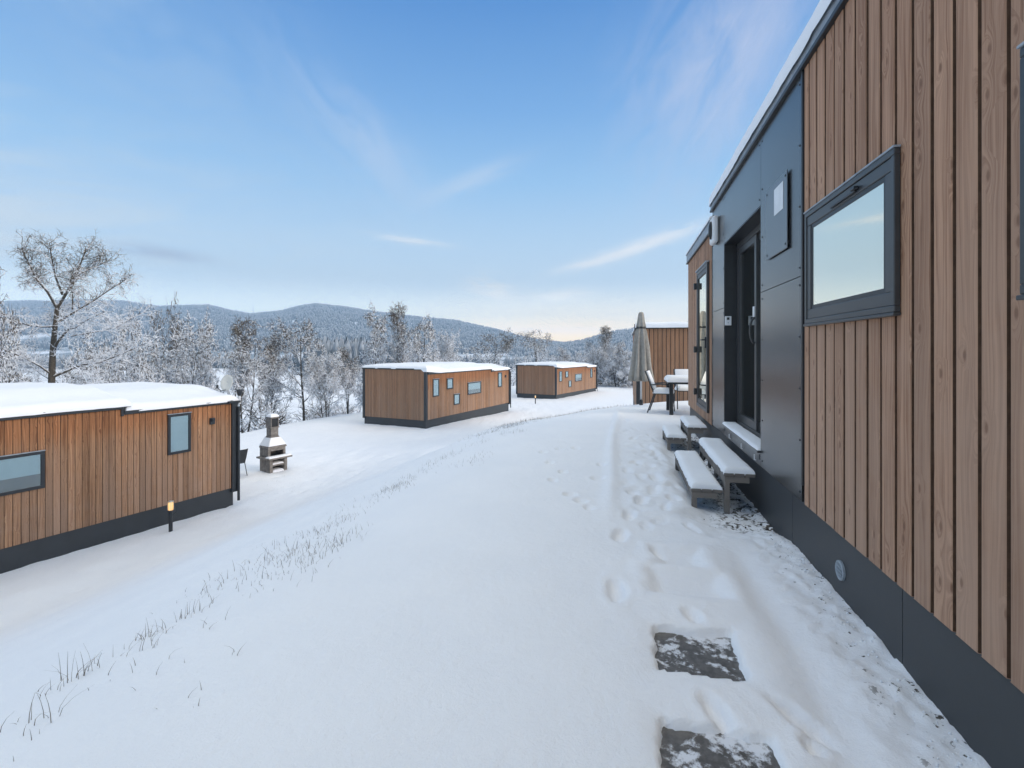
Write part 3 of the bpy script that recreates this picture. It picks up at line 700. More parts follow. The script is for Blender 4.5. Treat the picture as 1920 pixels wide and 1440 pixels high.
place(cabin, (-7.66-CL*math.sin(B1), 14.07-CL*math.cos(B1)), B1, EYE-4.30, 'nearest lower wooden cabin with satellite dish at its snowy roof')
c2 = dup(cabin); place(c2, (-4.63, 27.3), R(25.9), EYE-4.33, 'middle wooden cabin, large snow roofed box left of the farthest cabin')
c3 = dup(cabin); place(c3, (4.19, 47.9), R(31), EYE-4.83, 'farthest small looking wooden cabin behind the round path lamp')

# end of the next house up the hill
nb = empty('timber_house', (4.20, 17.0, -1.2), math.pi/2-ANG, 'timber house end wall behind the closed parasol and patio table', 'house')
MB().box(.02, 9, -4.3, -.02, .3, 3.2).build('wall', M['black'], nb)
boards(-4.25, -.10, -.2, 3.28, .135, 0, -1, 'Y').build('end_cladding', [M['cabin_end_wood'], M['groove_shade']], nb)
boards(.15, 9, .3, 3.25, .135, 0, 1, 'X').build('cladding', [M['house_wood'], M['groove_shade']], nb)
MB().box(-.03, .13, -.10, .03, -.4, 3.30).build('corner_post', M['black'], nb, bevel=.006)
MB().box(-.01, 9, -4.3, -.012, -.5, .29).build('plinth', M['plinth'], nb)
nr = MB().box(-.06, 9, -4.4, .06, 3.28, 3.34).build('roof', M['black'], nb, bevel=.004)
cushion(-.08, 9, -4.4, .07, 3.34, .16, .12, 60, 30, 15, lip=.03).build('roof_snow', M['snow'], nr, True)

# satellite dish and vent pipes on the nearest cabin's roof
def cab_pt(u, w, z): 
    o = cabin.location; a = math.pi/2-B1
    return (o.x+u*math.cos(a)-w*math.sin(a), o.y+u*math.sin(a)+w*math.cos(a), o.z+z)
ds = empty('satellite_dish', cab_pt(10.14, .32, E2+.24), R(-12), 'pale grey round dish standing on the nearest cabin roof', 'satellite dish')
mb = MB(); prof = [(.01, 0), (.10, .006), (.18, .02), (.26, .045), (.265, .05), (.255, .055), (.17, .032), (.01, .012)]
mb.lathe(prof, 28); Rm = Matrix.Rotation(R(78), 3, 'X')
mb.v = [tuple(Rm @ Vector((x*.75, y*.88, z)) + Vector((0, .05, .30))) for x, y, z in mb.v]; mb.build('reflector', M['dish'], ds, True)
MB().tube([(0, .06, -.3), (0, .06, .30), (0, .05, .36)], .02, 8).build('mast', M['steel'], ds)
MB().tube([(0, .0, .12), (0, -.2, .10), (0, -.33, .2)], .012, 6).lathe([(.03, 0), (.03, .08), (.015, .1)], 10, (0, -.33, .18)).build('feed_arm', M['black'], ds)
vp = empty('roof_vent', cab_pt(10.26, -.06, E2+.07), 0, 'small black vent cowl on roof corner of the nearest cabin', 'vent')
MB().tube([(0, 0, -.1), (0, 0, .16)], .03, 10).build('pipe', M['white'], vp)
MB().lathe([(.035, .12), (.06, .16), (.085, .28), (.08, .30)], 14).build('cowl', M['black'], vp, True)

# ------------------------------------------------------------------ barbecue
def make_bbq():
    x, y = (506-960)*17.5/F, 17.5
    r = empty('barbecue', (x, y, gz(x, y)-.03), math.pi/2-R(33), 'stone garden barbecue with chimney, snow capped, beside the nearest cabin', 'barbecue')
    # local x runs along the open front (0..W), y to the back (0..Dp), front at y=0
    W, Dp = .66, .62
    b = MB(); b.box(0, .11, 0, Dp, -.2, .50); b.box(W-.11, W, 0, Dp, -.2, .50); b.box(.11, W-.11, Dp-.08, Dp, -.2, .50); b.box(.11, W-.11, .02, Dp-.08, .24, .30); b.box(.11, W-.11, .0, Dp-.08, -.2, .03)
    b.build('base', M['concrete'], r, bevel=.012)
    cushion(.12, W-.12, .02, .4, .30, .06, .06, 14, 10, 3).build('shelf_snow', M['snow'], r, True)
    cushion(.12, W-.12, .01, .4, .03, .08, .06, 14, 10, 4).build('shelf_snow', M['snow'], r, True)
    s = MB().box(-.12, W+.10, -.16, Dp+.02, .501, .56).build('table_slab', M['concrete'], r, bevel=.012)
    cushion(-.11, W+.09, -.15, .10, .56, .05, .05, 24, 10, 5).build('slab_snow', M['snow'], s, True)
    f = MB(); f.box(0, .09, .10, Dp, .561, .86); f.box(W-.09, W, .10, Dp, .561, .86); f.box(.09, W-.09, Dp-.08, Dp, .561, .86); f.box(.09, W-.09, .10, .17, .76, .86)
    f.build('firebox', M['concrete'], r, bevel=.01)
    MB().box(.09, W-.09, .175, Dp-.085, .565, .60).build('grate', M['dark'], r)
    c0 = [(-.02, .07), (W+.02, .07), (W+.02, Dp+.01), (-.02, Dp+.01)]; cx, cy = W/2, .38; h = .155
    c1 = [(cx-h, cy-h), (cx+h, cy-h), (cx+h, cy+h), (cx-h, cy+h)]
    def ring(p, z): return [(a, b, z) for a, b in p]
    hd = MB(); hd.add(ring(c0, .861)+ring(c0, .90)+ring(c1, 1.24)+ring(c1, 1.26), [(3, 2, 1, 0)]+[(k*4+i, k*4+(i+1) % 4, k*4+4+(i+1) % 4, k*4+4+i) for k in range(3) for i in range(4)]+[(12, 13, 14, 15)])
    hood = hd.build('hood', M['concrete'], r, bevel=.008)
    # thin snow lying on the slopes of the hood
    sh = MB(); e = .02
    c0s = [(-.02, .05), (W+.02, .05), (W+.02, Dp+.03), (-.02, Dp+.03)]; h2 = h+.02
    c1s = [(cx-h2, cy-h2), (cx+h2, cy-h2), (cx+h2, cy+h2), (cx-h2, cy+h2)]
    for i in range(4):
        a, b2, c, d = Vector((*c0s[i], .905)), Vector((*c0s[(i+1) % 4], .905)), Vector((*c1s[(i+1) % 4], 1.235)), Vector((*c1s[i], 1.235))
        for P in range(1):
            f0, f1 = .10, .93
            q = [a.lerp(d, f0), b2.lerp(c, f0), b2.lerp(c, f1), a.lerp(d, f1)]
            nrm = (q[1]-q[0]).cross(q[3]-q[0]).normalized()*.022
            sh.add([tuple(v+nrm*.2) for v in q]+[tuple(v+nrm+(Vector((cx, cy, 1))-v)*.04) for v in q], [(4, 5, 6, 7), (0, 1, 5, 4), (1, 2, 6, 5), (2, 3, 7, 6), (3, 0, 4, 7)])
    sh.build('hood_snow', M['snow'], hood)
    ch = MB(); ch.box(cx-.14, cx+.14, cy-.14, cy+.14, 1.262, 1.54); ch.box(cx-.165, cx+.165, cy-.165, cy+.165, 1.541, 1.58)
    ch.build('chimney', M['concrete'], r, bevel=.008)
    cp = MB(); t = .035; a = .155
    cp.box(cx-a, cx-a+t, cy-a, cy+a, 1.581, 1.88); cp.box(cx+a-t, cx+a, cy-a, cy+a, 1.581, 1.88); cp.box(cx-a+t, cx+a-t, cy+a-t, cy+a, 1.581, 1.88)
    cp.box(cx-a, cx+a, cy-a, cy+a, 1.881, 1.93)
    cap = cp.build('chimney_cap', M['concrete'], r, bevel=.01)
    MB().box(cx-a+t+.004, cx+a-t-.004, cy-a+.03, cy+a-t-.01, 1.583, 1.878).build('dark_flue', M['dark'], cap)
    cushion(cx-a-.005, cx+a+.005, cy-a-.005, cy+a+.005, 1.93, .11, .11, 16, 16, 7).build('cap_snow', M['snow'], cap, True)
make_bbq()

# ------------------------------------------------------------------ path lamps
def lamp_mat():
    m, nt = new_mat('lamp_glow')
    fc = nt.n('ShaderNodeLayerWeight', ins={'Blend': .5}).outputs['Facing']
    e = nt.n('ShaderNodeEmission', ins={'Strength': 1.25}); nt.put(e.inputs['Color'], nt.mix(fc, (1.0, .74, .36, 1), (.85, .33, .07, 1)))
    o = nt.n('ShaderNodeOutputMaterial'); nt.t.links.new(e.outputs[0], o.inputs[0]); return m
M['glow'] = lamp_mat()
def make_lamp(loc, label):
    r = empty('path_lamp', loc, .3, label, 'lamp', 'short path lamps by the cabins')
    MB().lathe([(.042, -.2), (.042, .47), (.05, .475), (.05, .50)], 14).build('post', M['black'], r)
    h = MB().lathe([(.045, .50), (.052, .52), (.056, .60), (.052, .68), (.03, .70)], 16).build('lamp_head', M['glow'], r, True)
    c = MB().lathe([(.062, .70), (.062, .712), (.03, .73)], 16)
    for k in range(4): c.tube([(.059*math.cos(k*1.571+.4), .059*math.sin(k*1.571+.4), .50), (.059*math.cos(k*1.571+.4), .059*math.sin(k*1.571+.4), .705)], .005, 5)
    c.build('lamp_cage', M['steel'], h)
    MB().tube([(.04, 0, .38), (.12, 0, .46), (.12, 0, .60)], .005, 6).build('cable', M['black'], r)
    return r
lx, ly = (320-960)*12.0/F, 12.0
lm = make_lamp((lx, ly, gz(lx, ly)), 'lit path lamp on black post in front of the nearest lower cabin')
lm2 = dup(lm); lx, ly = (1003.8-960)*43/F, 43.0
lm2.location = (lx, ly, gz(lx, ly)); lm2['label'] = 'tiny path lamp standing in snow in front of the farthest cabin'

# ------------------------------------------------------------------ garden furniture
def make_chair(x, y, rz, label, snow=True):
    r = empty('garden_chair', (x, y, gz(x, y)), rz, label, 'chair', 'garden chairs out in the snow')
    # faces +x ; back at -x
    for s in (-1, 1):
        MB().tube([(.23, s*.25, -.05), (.20, s*.25, .43), (.16, s*.25, .62), (.0, s*.25, .64), (-.22, s*.25, .62)], .013, 8).build('leg', M['black'], r, True)
        MB().tube([(-.33, s*.23, -.05), (-.17, s*.23, .42), (-.24, s*.23, .60), (-.36, s*.22, .92)], .013, 8).build('leg', M['black'], r, True)
    st = MB(); st.box(-.19, .22, -.235, .235, .415, .435); seat = st.build('seat', M['black'], r, bevel=.006)
    bk = MB(); bk.obox((-.275, 0, .68), (.006, 0, .003), (0, .215, 0), (-.095, 0, .235)); back = bk.build('backrest', M['black'], r, bevel=.004)
    if snow:
        cushion(-.20, .23, -.24, .24, .435, .11, .10, 18, 18, 3).build('seat_snow', M['snow'], seat, True)
        sb = MB(); sb.obox((-.245, 0, .70), (.022, 0, .009), (0, .205, 0), (-.085, 0, .215)); o = sb.build('back_snow', M['snow'], back, True, .018)
    return r
cx, cy = xy(11.42, .34); make_chair(cx, cy, HRZ-math.pi/2-.15, 'snowy chair seen side on, between parasol and patio table')
cx, cy = xy(12.35, -.26); make_chair(cx, cy, HRZ+math.pi+.1, 'snow covered chair behind the patio table, by the house corner')
cx, cy = xy(11.35, -.75); make_chair(cx, cy, HRZ+math.pi/2, 'dark armed chair tucked at the house end of patio table')
cx, cy = (441-960)*17.2/F, 17.2; make_chair(cx, cy, R(150), 'black chair half hidden behind the nearest cabin corner', False)
tx, ty = xy(11.45, -.13)
tb = empty('patio_table', (tx, ty, gz(tx, ty)), HRZ, 'patio table under a thick cushion of snow at the house corner', 'table')
tt = MB().box(-.48, .48, -.40, .40, .66, .70).build('tabletop', M['black'], tb, bevel=.006)
cushion(-.49, .49, -.41, .41, .70, .12, .10, 30, 26, 6).build('snow', M['snow'], tt, True)
for a in (-.43, .37):
    for b in (-.37, .29): MB().box(a, a+.075, b, b+.075, -.05, .659).build('leg', M['black'], tb, bevel=.006)
# closed parasol
px_, py_ = (1202-960)*12.9/F, 12.9
pr = empty('parasol', (px_, py_, gz(px_, py_)), 0, 'closed beige parasol on a pole beside the patio chairs', 'parasol')
fold = lambda t, z: 1+(.24*math.sin(8*t+.6)+.08*math.sin(16*t+z*3))*min(1, max(0, (2.36-z)*1.2))
MB().lathe([(.012, 2.37), (.05, 2.36), (.075, 2.30), (.095, 2.12), (.118, 2.00), (.105, 1.95), (.135, 1.86), (.175, 1.5), (.215, 1.1), (.262, .78), (.285, .62), (.24, .64), (.1, .95)][::-1], 96, mod=fold).build('canopy', M['cloth'], pr, True)
MB().lathe([(.120, 1.945), (.126, 1.955), (.126, 1.985), (.120, 1.995)], 30).tube([(-.12, -.02, 1.96), (-.17, -.03, 1.9), (-.17, -.03, 2.06)], .012, 6).build('strap', M['black'], pr)
MB().tube([(0, 0, -.1), (0, 0, 2.30)], .026, 12).build('pole', M['steel'], pr, True)
MB().lathe([(.05, -.1), (.05, .10), (.04, .13), (.028, .14)], 12).build('socket', M['black'], pr)

# ------------------------------------------------------------------ trees
def bark_mats():
    out = []
    m, nt = new_mat('snowy_bark')
    g = nt.n('ShaderNodeNewGeometry'); nz = nt.sep(g.outputs['Normal'])[2]
    no = nt.noise(g.outputs['Position'], 6, 3); f = nt.sstep(nt.m('ADD', nz, nt.m('MULTIPLY', nt.m('SUBTRACT', no, .5), .8)), .12, .5)
    c = nt.mix(nt.sstep(nt.noise(objco(nt), 14, 3), .3, .7), (.045, .038, .030, 1), (.105, .088, .066, 1))
    finish(nt, nt.mix(f, c, (.84, .865, .9, 1)), .85, 0, None, spec=.15); out.append(m)
    for nm, a, b in (('dark_twigs', (.050, .043, .036, 1), (.11, .095, .08, 1)), ('brown_twigs', (.11, .088, .062, 1), (.19, .155, .11, 1)), ('frosted_twigs', (.80, .82, .86, 1), (.90, .915, .94, 1))):
        m, nt = new_mat(nm)
        g = nt.n('ShaderNodeNewGeometry')
        finish(nt, nt.mix(nt.sstep(nt.noise(g.outputs['Position'], 3, 2), .3, .7), a, b), .85, 0, None, spec=.1); out.append(m)
    return out
BK, TW1, TW2, FR = bark_mats()

def seg_mesh(P0, P1, R0, R1, n, mids):
    """numpy prisms with n sides for every segment"""
    P0, P1 = np.asarray(P0, float), np.asarray(P1, float); R0, R1 = np.asarray(R0, float), np.asarray(R1, float)
    d = P1-P0; d /= np.linalg.norm(d, axis=1)[:, None]+1e-9
    ref = np.where(np.abs(d[:, 2:3]) > .85, np.array([[1., 0, 0]]), np.array([[0, 0, 1.]]))
    a = np.cross(d, ref); a /= np.linalg.norm(a, axis=1)[:, None]+1e-9; b = np.cross(a, d)
    V = []; 
    for k in range(n):
        t = 2*math.pi*k/n+.5
        o = a*math.cos(t)+b*math.sin(t)
        V.append(P0+o*R0[:, None]); V.append(P1+o*R1[:, None])
    V = np.stack(V, 1)          # m, 2n, 3
    m = len(P0); base = (np.arange(m)*2*n)[:, None]
    Fc = []
    for k in range(n):
        k2 = (k+1) % n
        Fc.append(base+np.array([[2*k, 2*k2, 2*k2+1, 2*k+1]]))
    Fc = np.stack(Fc, 1).reshape(-1, 4)
    return V.reshape(-1, 3), Fc, np.repeat(np.asarray(mids), n)

class Tree:
    def __init__(s, seed): s.rg = random.Random(seed); s.big = []; s.fine = []
    def branch(s, p, d, L, r, lev, P):
        rg = s.rg; n = P['seg'][lev]; d = d.normalized(); st = L/n; pts = [p.copy()]; rad = [r]
        for i in range(n):
            w = P['wander'][lev]
            d = (d+Vector((rg.gauss(0, w), rg.gauss(0, w), rg.gauss(0, w)+P['trop'][lev]))).normalized()
            p = p+d*st; pts.append(p.copy()); rad.append(r*(1-(i+1)/n*P['taper'][lev]))
        for i in range(n): (s.big if lev <= 1 else s.fine).append((pts[i], pts[i+1], rad[i], rad[i+1], lev))
        if lev+1 >= P['levels']: return
        k = P['kids'][lev]; k = max(1, int(round(k*min(1.3, .5+.5*L/P['ref'][lev]))))
        for j in range(k):
            t = P['start'][lev]+(1-P['start'][lev])*(j+rg.random())/k
            i = min(n-1, int(t*n)); q = pts[i].lerp(pts[i+1], t*n-i)
            ax = (pts[i+1]-pts[i]).normalized(); ref = Vector((rg.gauss(0, 1), rg.gauss(0, 1), rg.gauss(0, 1)))
            side = (ref-ax*ref.dot(ax)).normalized(); an = R(rg.uniform(*P['angle'][lev]))
            nd = ax*math.cos(an)+side*math.sin(an)
            ll = P['len'][lev]*rg.uniform(.65, 1.2)*P['shape'](t, lev)
            s.branch(q, nd, ll, (P['rad'][lev]*rg.uniform(.75, 1.25) if lev >= 2 else min(rad[i]*.6, P['rad'][lev])), lev+1, P)
    def build(s, name, H, snow, browntop, fat=1.0):
        rg = s.rg
        root = bpy.data.objects.new(name, None); COL.objects.link(root)
        a = s.big
        V, Fq, mi = seg_mesh([x[0] for x in a], [x[1] for x in a], [x[2] for x in a], [x[3] for x in a], 6, [0]*len(a))
        np_mesh('trunk', V, Fq, [BK], None, root, True)
        f = s.fine; mids = []
        R0 = []; R1 = []
        for (p, q, r0, r1, lev) in f:
            zt = ((p.z+q.z)/2)/H
            flat = 1-abs((q-p).normalized().z)
            ps = snow*(1-browntop*max(0, min(1, (zt-.62)/.3)))*(.55+.6*flat)
            c = 2 if rg.random() < ps*1.18 else (1 if (zt > .7 and rg.random() < .75) else 0)
            mids.append(c); k = fat*((1.45 if lev > 2 else 1.3) if c == 2 else .8); R0.append(r0*k); R1.append(r1*k)
        V, Fq, mi = seg_mesh([x[0] for x in f], [x[1] for x in f], R0, R1, 3, mids)
        np_mesh('crown', V, Fq, [TW1, TW2, FR], mi, root)
        allp = np.array([x[1] for x in s.big+s.fine]); root['H'] = float(np.percentile(allp[:, 2], 99.7)); root['W'] = float(np.percentile(np.hypot(allp[:, 0], allp[:, 1]), 93))*2
        return root

def params(kind):
    if kind == 'broad':   # spreading lime or alder
        return dict(levels=5, seg=[8, 6, 5, 3, 2], wander=[.06, .14, .2, .25, .3], trop=[.03, .07, .0, -.07, -.12], taper=[.75, .8, .8, .6, .6], kids=[18, 8, 6, 3], ref=[10, 4, 1.8, .9],
                    start=[.25, .2, .15, .1], angle=[(35, 75), (30, 60), (30, 65), (30, 70)], len=[3.9, 1.8, .9, .42], rad=[.07, .040, .032, .030], shape=lambda t, l: (.55+.9*math.sin(math.pi*min(1, t*.9+.08)) if l == 0 else 1.1-.5*t))
    if kind == 'bushy':   # fine twigged, loaded with snow, drooping outside
        return dict(levels=5, seg=[8, 6, 5, 3, 2], wander=[.06, .14, .2, .22, .25], trop=[.03, .07, -.03, -.12, -.16], taper=[.8, .8, .8, .6, .6], kids=[16, 9, 7, 4], ref=[7, 3, 1.5, .8],
                    start=[.12, .2, .12, .1], angle=[(35, 70), (30, 60), (30, 65), (30, 70)], len=[2.9, 1.4, .75, .34], rad=[.05, .03, .022, .020], shape=lambda t, l: (.65+.7*math.sin(math.pi*min(1, t*.9+.08)) if l == 0 else 1.1-.5*t))
    if kind == 'birch':   # slender with hanging twigs
        return dict(levels=5, seg=[9, 5, 5, 4, 2], wander=[.05, .12, .16, .2, .25], trop=[.03, .10, .0, -.14, -.2], taper=[.8, .8, .8, .6, .6], kids=[20, 7, 6, 3], ref=[11, 2.8, 1.4, .9],
                    start=[.3, .2, .15, .1], angle=[(25, 50), (25, 55), (30, 60), (25, 60)], len=[3.0, 1.5, .95, .5], rad=[.05, .034, .030, .028], shape=lambda t, l: (1.15-.75*t if l == 0 else 1.1-.5*t))
    if kind == 'cone':    # snow laden, tapering
        return dict(levels=5, seg=[9, 5, 4, 3, 2], wander=[.03, .1, .16, .2, .25], trop=[.02, -.05, -.06, -.1, -.15], taper=[.85, .8, .8, .6, .6], kids=[34, 8, 6, 3], ref=[10, 3, 1.3, .8],
                    start=[.12, .15, .1, .1], angle=[(60, 90), (30, 60), (30, 65), (30, 70)], len=[3.4, 1.4, .8, .42], rad=[.05, .036, .032, .032], shape=lambda t, l: (1.2-1.0*t if l == 0 else 1.1-.5*t))
def make_tree(name, kind, seed, H, snow, brown, stems=1, fat=1.0, spread=.25):
    t = Tree(seed); P = params(kind)
    for k in range(stems):
        a = t.rg.uniform(0, 6.28); q = 0 if k == 0 else t.rg.uniform(.2, .7)
        d = Vector((math.cos(a)*spread*(k > 0), math.sin(a)*spread*(k > 0), 1))
        if k: P2 = dict(P); P2['kids'] = [max(4, int(P['kids'][0]*.6))]+P['kids'][1:]
        t.branch(Vector((math.cos(a)*q, math.sin(a)*q, -.3)), d, H*(1 if k == 0 else t.rg.uniform(.7, .95)), .016*H*(1 if stems == 1 else .75), 0, P if k == 0 else P2)
    return t.build(name, H, snow, brown, fat)
PROTO = {
    'broad1': make_tree('bare_tree', 'broad', 1, 10, .62, .9), 'broad2': make_tree('bare_tree', 'broad', 2, 10, .70, .7),
    'birch1': make_tree('birch_tree', 'birch', 3, 11, .58, .9, 3), 'birch2': make_tree('birch_tree', 'birch', 4, 11, .62, .8, 2),
    'cone1': make_tree('snow_laden_tree', 'cone', 5, 10, .66, .5, 1, 1.15), 'cone2': make_tree('snow_laden_tree', 'cone', 6, 10, .72, .35, 2, 1.2),
    'bush2': make_tree('snow_laden_tree', 'bushy', 17, 7, .82, .4, 3, 1.12, .25),
    'bush1': make_tree('snow_laden_tree', 'broad', 7, 7, .80, .3, 4, 1.15, .22),
}
# the big bare tree: limbs drawn after the photograph, twigs grown on them
def big_tree():
    t = Tree(42); k = 30/F           # metres per photo pixel at its distance
    P = params('broad'); P['kids'] = [15, 8, 7, 4]; P['len'] = [4, 1.2, .66, .34]; P['rad'] = [.07, .020, .0125, .0105]; P['wander'] = [.06, .14, .22, .28, .3]; P['shape'] = lambda q, l: 1.1-.45*q; P['start'] = [.25, .30, .12, .1]
    base = -3.9
    def pt(x, y, dep=0): return Vector(((x-98)*k, dep, (710-y)*k+4.0))
    limbs = [([(97, 830), (97, 760), (97, 710), (99, 660), (102, 625), (107, 577)], .26, .13, 0, 3),
             ([(107, 577), (95, 548), (81, 527), (72, 500), (62, 470)], .11, .03, -.6, 20), ([(107, 577), (116, 556), (127, 530), (137, 497), (146, 462)], .12, .03, .5, 24),
             ([(117, 553), (114, 520), (117, 485), (124, 462)], .07, .02, -.9, 14), ([(81, 527), (64, 512), (42, 520)], .05, .02, .6, 10), ([(130, 525), (150, 500), (170, 480)], .05, .02, 1.2, 12),
             ([(104, 607), (118, 594), (136, 580), (160, 562), (190, 538), (212, 520)], .10, .02, .8, 22), ([(136, 580), (145, 555), (150, 530), (165, 505)], .05, .02, -.8, 12),
             ([(101, 655), (115, 643), (133, 630), (152, 618), (172, 616), (205, 600), (240, 588)], .10, .02, -1.4, 20), ([(133, 630), (170, 620), (190, 610), (225, 580)], .05, .02, 1.6, 14),
             ([(100, 706), (118, 695), (138, 684), (165, 680), (200, 664), (250, 640)], .11, .02, 1.2, 20), ([(138, 686), (165, 692), (190, 706), (215, 722)], .06, .02, -1.5, 12),
             ([(99, 704), (88, 685), (70, 668), (52, 655), (30, 648)], .07, .02, -1.6, 16), ([(96, 712), (70, 704), (40, 690), (10, 683)], .06, .02, .9, 14),
             ([(101, 612), (85, 613), (60, 608), (40, 606)], .07, .02, -.7, 14), ([(98, 622), (99, 600), (105, 580)], .06, .04, .4, 4), ([(97, 600), (84, 588), (65, 582)], .05, .02, 1.3, 12)]
    for pts, r0, r1, dep, kids in limbs:
        n = len(pts); q = [pt(x, y, dep*i/(n-1)*1.2) for i, (x, y) in enumerate(pts)]
        rr_ = [.85*(r0+(r1-r0)*i/(n-1)) for i in range(n)]; kids = int(kids*1.5)
        for i in range(n-1): t.big.append((q[i], q[i+1], rr_[i], rr_[i+1], 1))
        for j in range(kids):
            f = (.30+.70*(j+t.rg.random())/kids)*(n-1); i = min(n-2, int(f)); a = q[i].lerp(q[i+1], f-i)
            ax = (q[i+1]-q[i]).normalized(); ref = Vector((t.rg.gauss(0, 1), t.rg.gauss(0, 1), t.rg.gauss(0, 1)+.2)); side = (ref-ax*ref.dot(ax)).normalized()
            an = R(t.rg.uniform(25, 65)); t.branch(a, ax*math.cos(an)+side*math.sin(an), t.rg.uniform(.6, 1.3), .026, 2, P)
    root = t.build('bare_tree', 12.0, .80, .85, 1.0)
    x, y = (98-960)*k, 30.0
    root.location = (x, y, EYE-(710-HZ)*k-4.0)
    return tag(root, 'tall dark bare tree rising highest, behind the nearest cabin roof', 'tree', 'winter trees beyond the cabins')
big_tree()
used = set()
def plant(kind, px, top, dist, label, wpx, rot=0.0):
    p = PROTO[kind]
    o = p if kind not in used else dup(p); used.add(kind)
    x = (px-960)*dist/F; y = dist; g = float(ground(np.array([x]), np.array([y]), False)[0])-.15
    s = (EYE+(HZ-top)*dist/F-g)/p['H']; w = wpx*dist/F/p['W']
    o.location = (x, y, g); o.scale = (w, w, s); o.rotation_euler = (0, 0, rot)
    tag(o, label, 'tree', 'winter trees beyond the cabins')
T = [('birch1', -32, 478, 27, 'bare tree cut by the left picture edge, only its right twigs showing', 92, .4),
     ('cone2', 22, 650, 40, 'low white tree left of the tall dark bare tree', 95, 1.0),
     ('bush2', 160, 622, 40, 'bushy frosted tree behind the right limbs of the tall bare tree', 130, 2.0),
     ('broad1', 292, 552, 46, 'brown topped tree behind the snowiest tree, over the nearest cabin roof', 88, 2.2),
     ('cone2', 232, 596, 50, 'frosted tree between the tall bare tree and the brown topped one', 80, 2.9),
     ('bush2', 348, 598, 36, 'snowiest broad tree directly behind the nearest cabin roof', 135, .3),
     ('cone1', 389, 588, 52, 'slim dark tip tree just left of the valley gap', 46, 1.1),
     ('birch1', 455, 598, 34, 'slender many stemmed birch behind the barbecue, forked dark top', 88, .5),
     ('birch2', 497, 628, 36, 'short birch between the barbecue birch and the big rounded tree', 62, 1.4),
     ('broad2', 570, 598, 37, 'big rounded tree with dark top left of the middle cabin', 128, 2.6),
     ('bush1', 612, 655, 34, 'white low tree at the foot of the big rounded tree', 85, 4.0),
     ('birch2', 652, 652, 36, 'small thin stemmed tree touching the middle cabin corner', 60, 3.3),
     ('cone1', 700, 576, 52, 'tall pointed snowy tree above the left end of the middle cabin', 74, 4.2),
     ('birch1', 752, 570, 54, 'tall airy birch with rounded open top above the middle cabin', 66, 5.2),
     ('cone1', 790, 596, 50, 'pointed brown and white tree right of the airy birch', 78, 2.4),
     ('bush1', 838, 620, 62, 'soft frosted tree above the middle of the middle cabin roof', 66, 3.0),
     ('broad1', 916, 616, 74, 'wide bare tree with dark trunk above the right end of middle cabin', 112, 1.7),
     ('broad2', 1007, 618, 84, 'round crowned bare tree above the farthest cabin', 88, .9),
     ('cone2', 1056, 652, 80, 'small frosted tree above the farthest cabin roof step', 52, 3.8),
     ('bush1', 1090, 658, 86, 'low frosted tree right of the small one above the farthest cabin', 56, 2.6),
     ('birch1', 1130, 612, 72, 'brown topped tree standing highest beside the closed parasol', 56, 1.0),
     ('bush1', 1124, 650, 66, 'white bushy tree right of the farthest cabin', 66, 5.0),
     ('cone2', 1160, 642, 64, 'very white tree directly left of the closed parasol', 62, .2),
     ('bush1', 1190, 654, 62, 'white tree partly hidden by the closed parasol', 70, 1.3)]
for (k, px, top, dist, lab, wd, ro) in T: plant(k, px, top, dist, lab, wd, ro)

# thicket and farther woods: masses nobody could count
def thicket(name, spots, label, seed, per=70, rad=.02, snow=.68):
    rg = random.Random(seed); P0, P1, R0, R1, mi = [], [], [], [], []
    for (x, y, h, wdt) in spots:
        g = float(ground(np.array([x]), np.array([y]), False)[0])
        for k in range(per):
            a = rg.uniform(0, 6.28); q = rg.random()**.6*wdt; b = Vector((x+math.cos(a)*q*.4, y+math.sin(a)*q*.4, g+h*rg.random()**1.2*.6))
            d = Vector((math.cos(a)*.7, math.sin(a)*.7, rg.uniform(-.1, 1.2))).normalized(); L = h*rg.uniform(.15, .45)
            e = b+d*L; P0.append(b); P1.append(e); w = rad*h**.5*rg.uniform(.6, 1.3); R0.append(w); R1.append(w*.5); mi.append(2 if rg.random() < snow else rg.choice((0, 0, 1)))
            for j in range(2):
                f = b.lerp(e, rg.uniform(.4, 1)); e2 = f+(d+Vector((rg.gauss(0, .6), rg.gauss(0, .6), rg.gauss(0, .5)))).normalized()*L*.5
                P0.append(f); P1.append(e2); R0.append(w*.7); R1.append(w*.4); mi.append(2 if rg.random() < snow else rg.choice((0, 0, 1)))
    V, Fq, m2 = seg_mesh(P0, P1, R0, R1, 3, mi)
    o = np_mesh(name, V, Fq, [TW1, TW2, FR], m2)
    return tag(o, label, 'undergrowth', None, 'stuff')
rg = random.Random(12); sp = []
for i in range(64):
    w = rg.uniform(22, 36); u = rg.uniform(14, 62); x, y = xy(u, w); sp.append((x, y, rg.uniform(1.0, 2.8), rg.uniform(.8, 1.8)))
thicket('shrubs', sp, 'snowy thicket on the slope below the cabins', 3, 60)
sp = []
for i in range(120):
    d = rg.uniform(95, 190); px = rg.choice((rg.uniform(-80, 385), rg.uniform(690, 1290), rg.uniform(690, 1290))); x = (px-960)*d/F
    sp.append((x, d, rg.uniform(4.0, 8.0), rg.uniform(2, 4.0)))
thicket('woods', sp, 'mass of frosted trees filling the valley behind', 4, 80, .036, .66)
sp = []
for i in range(60):
    px = rg.uniform(1085, 1260); d = rg.uniform(64, 78); x = (px-960)*d/F
    sp.append((x, d, rg.uniform(2.0, 4.5), rg.uniform(1.5, 3)))
thicket('shrubs', sp, 'white bushes right of the farthest cabin', 5, 70, .026, .74)

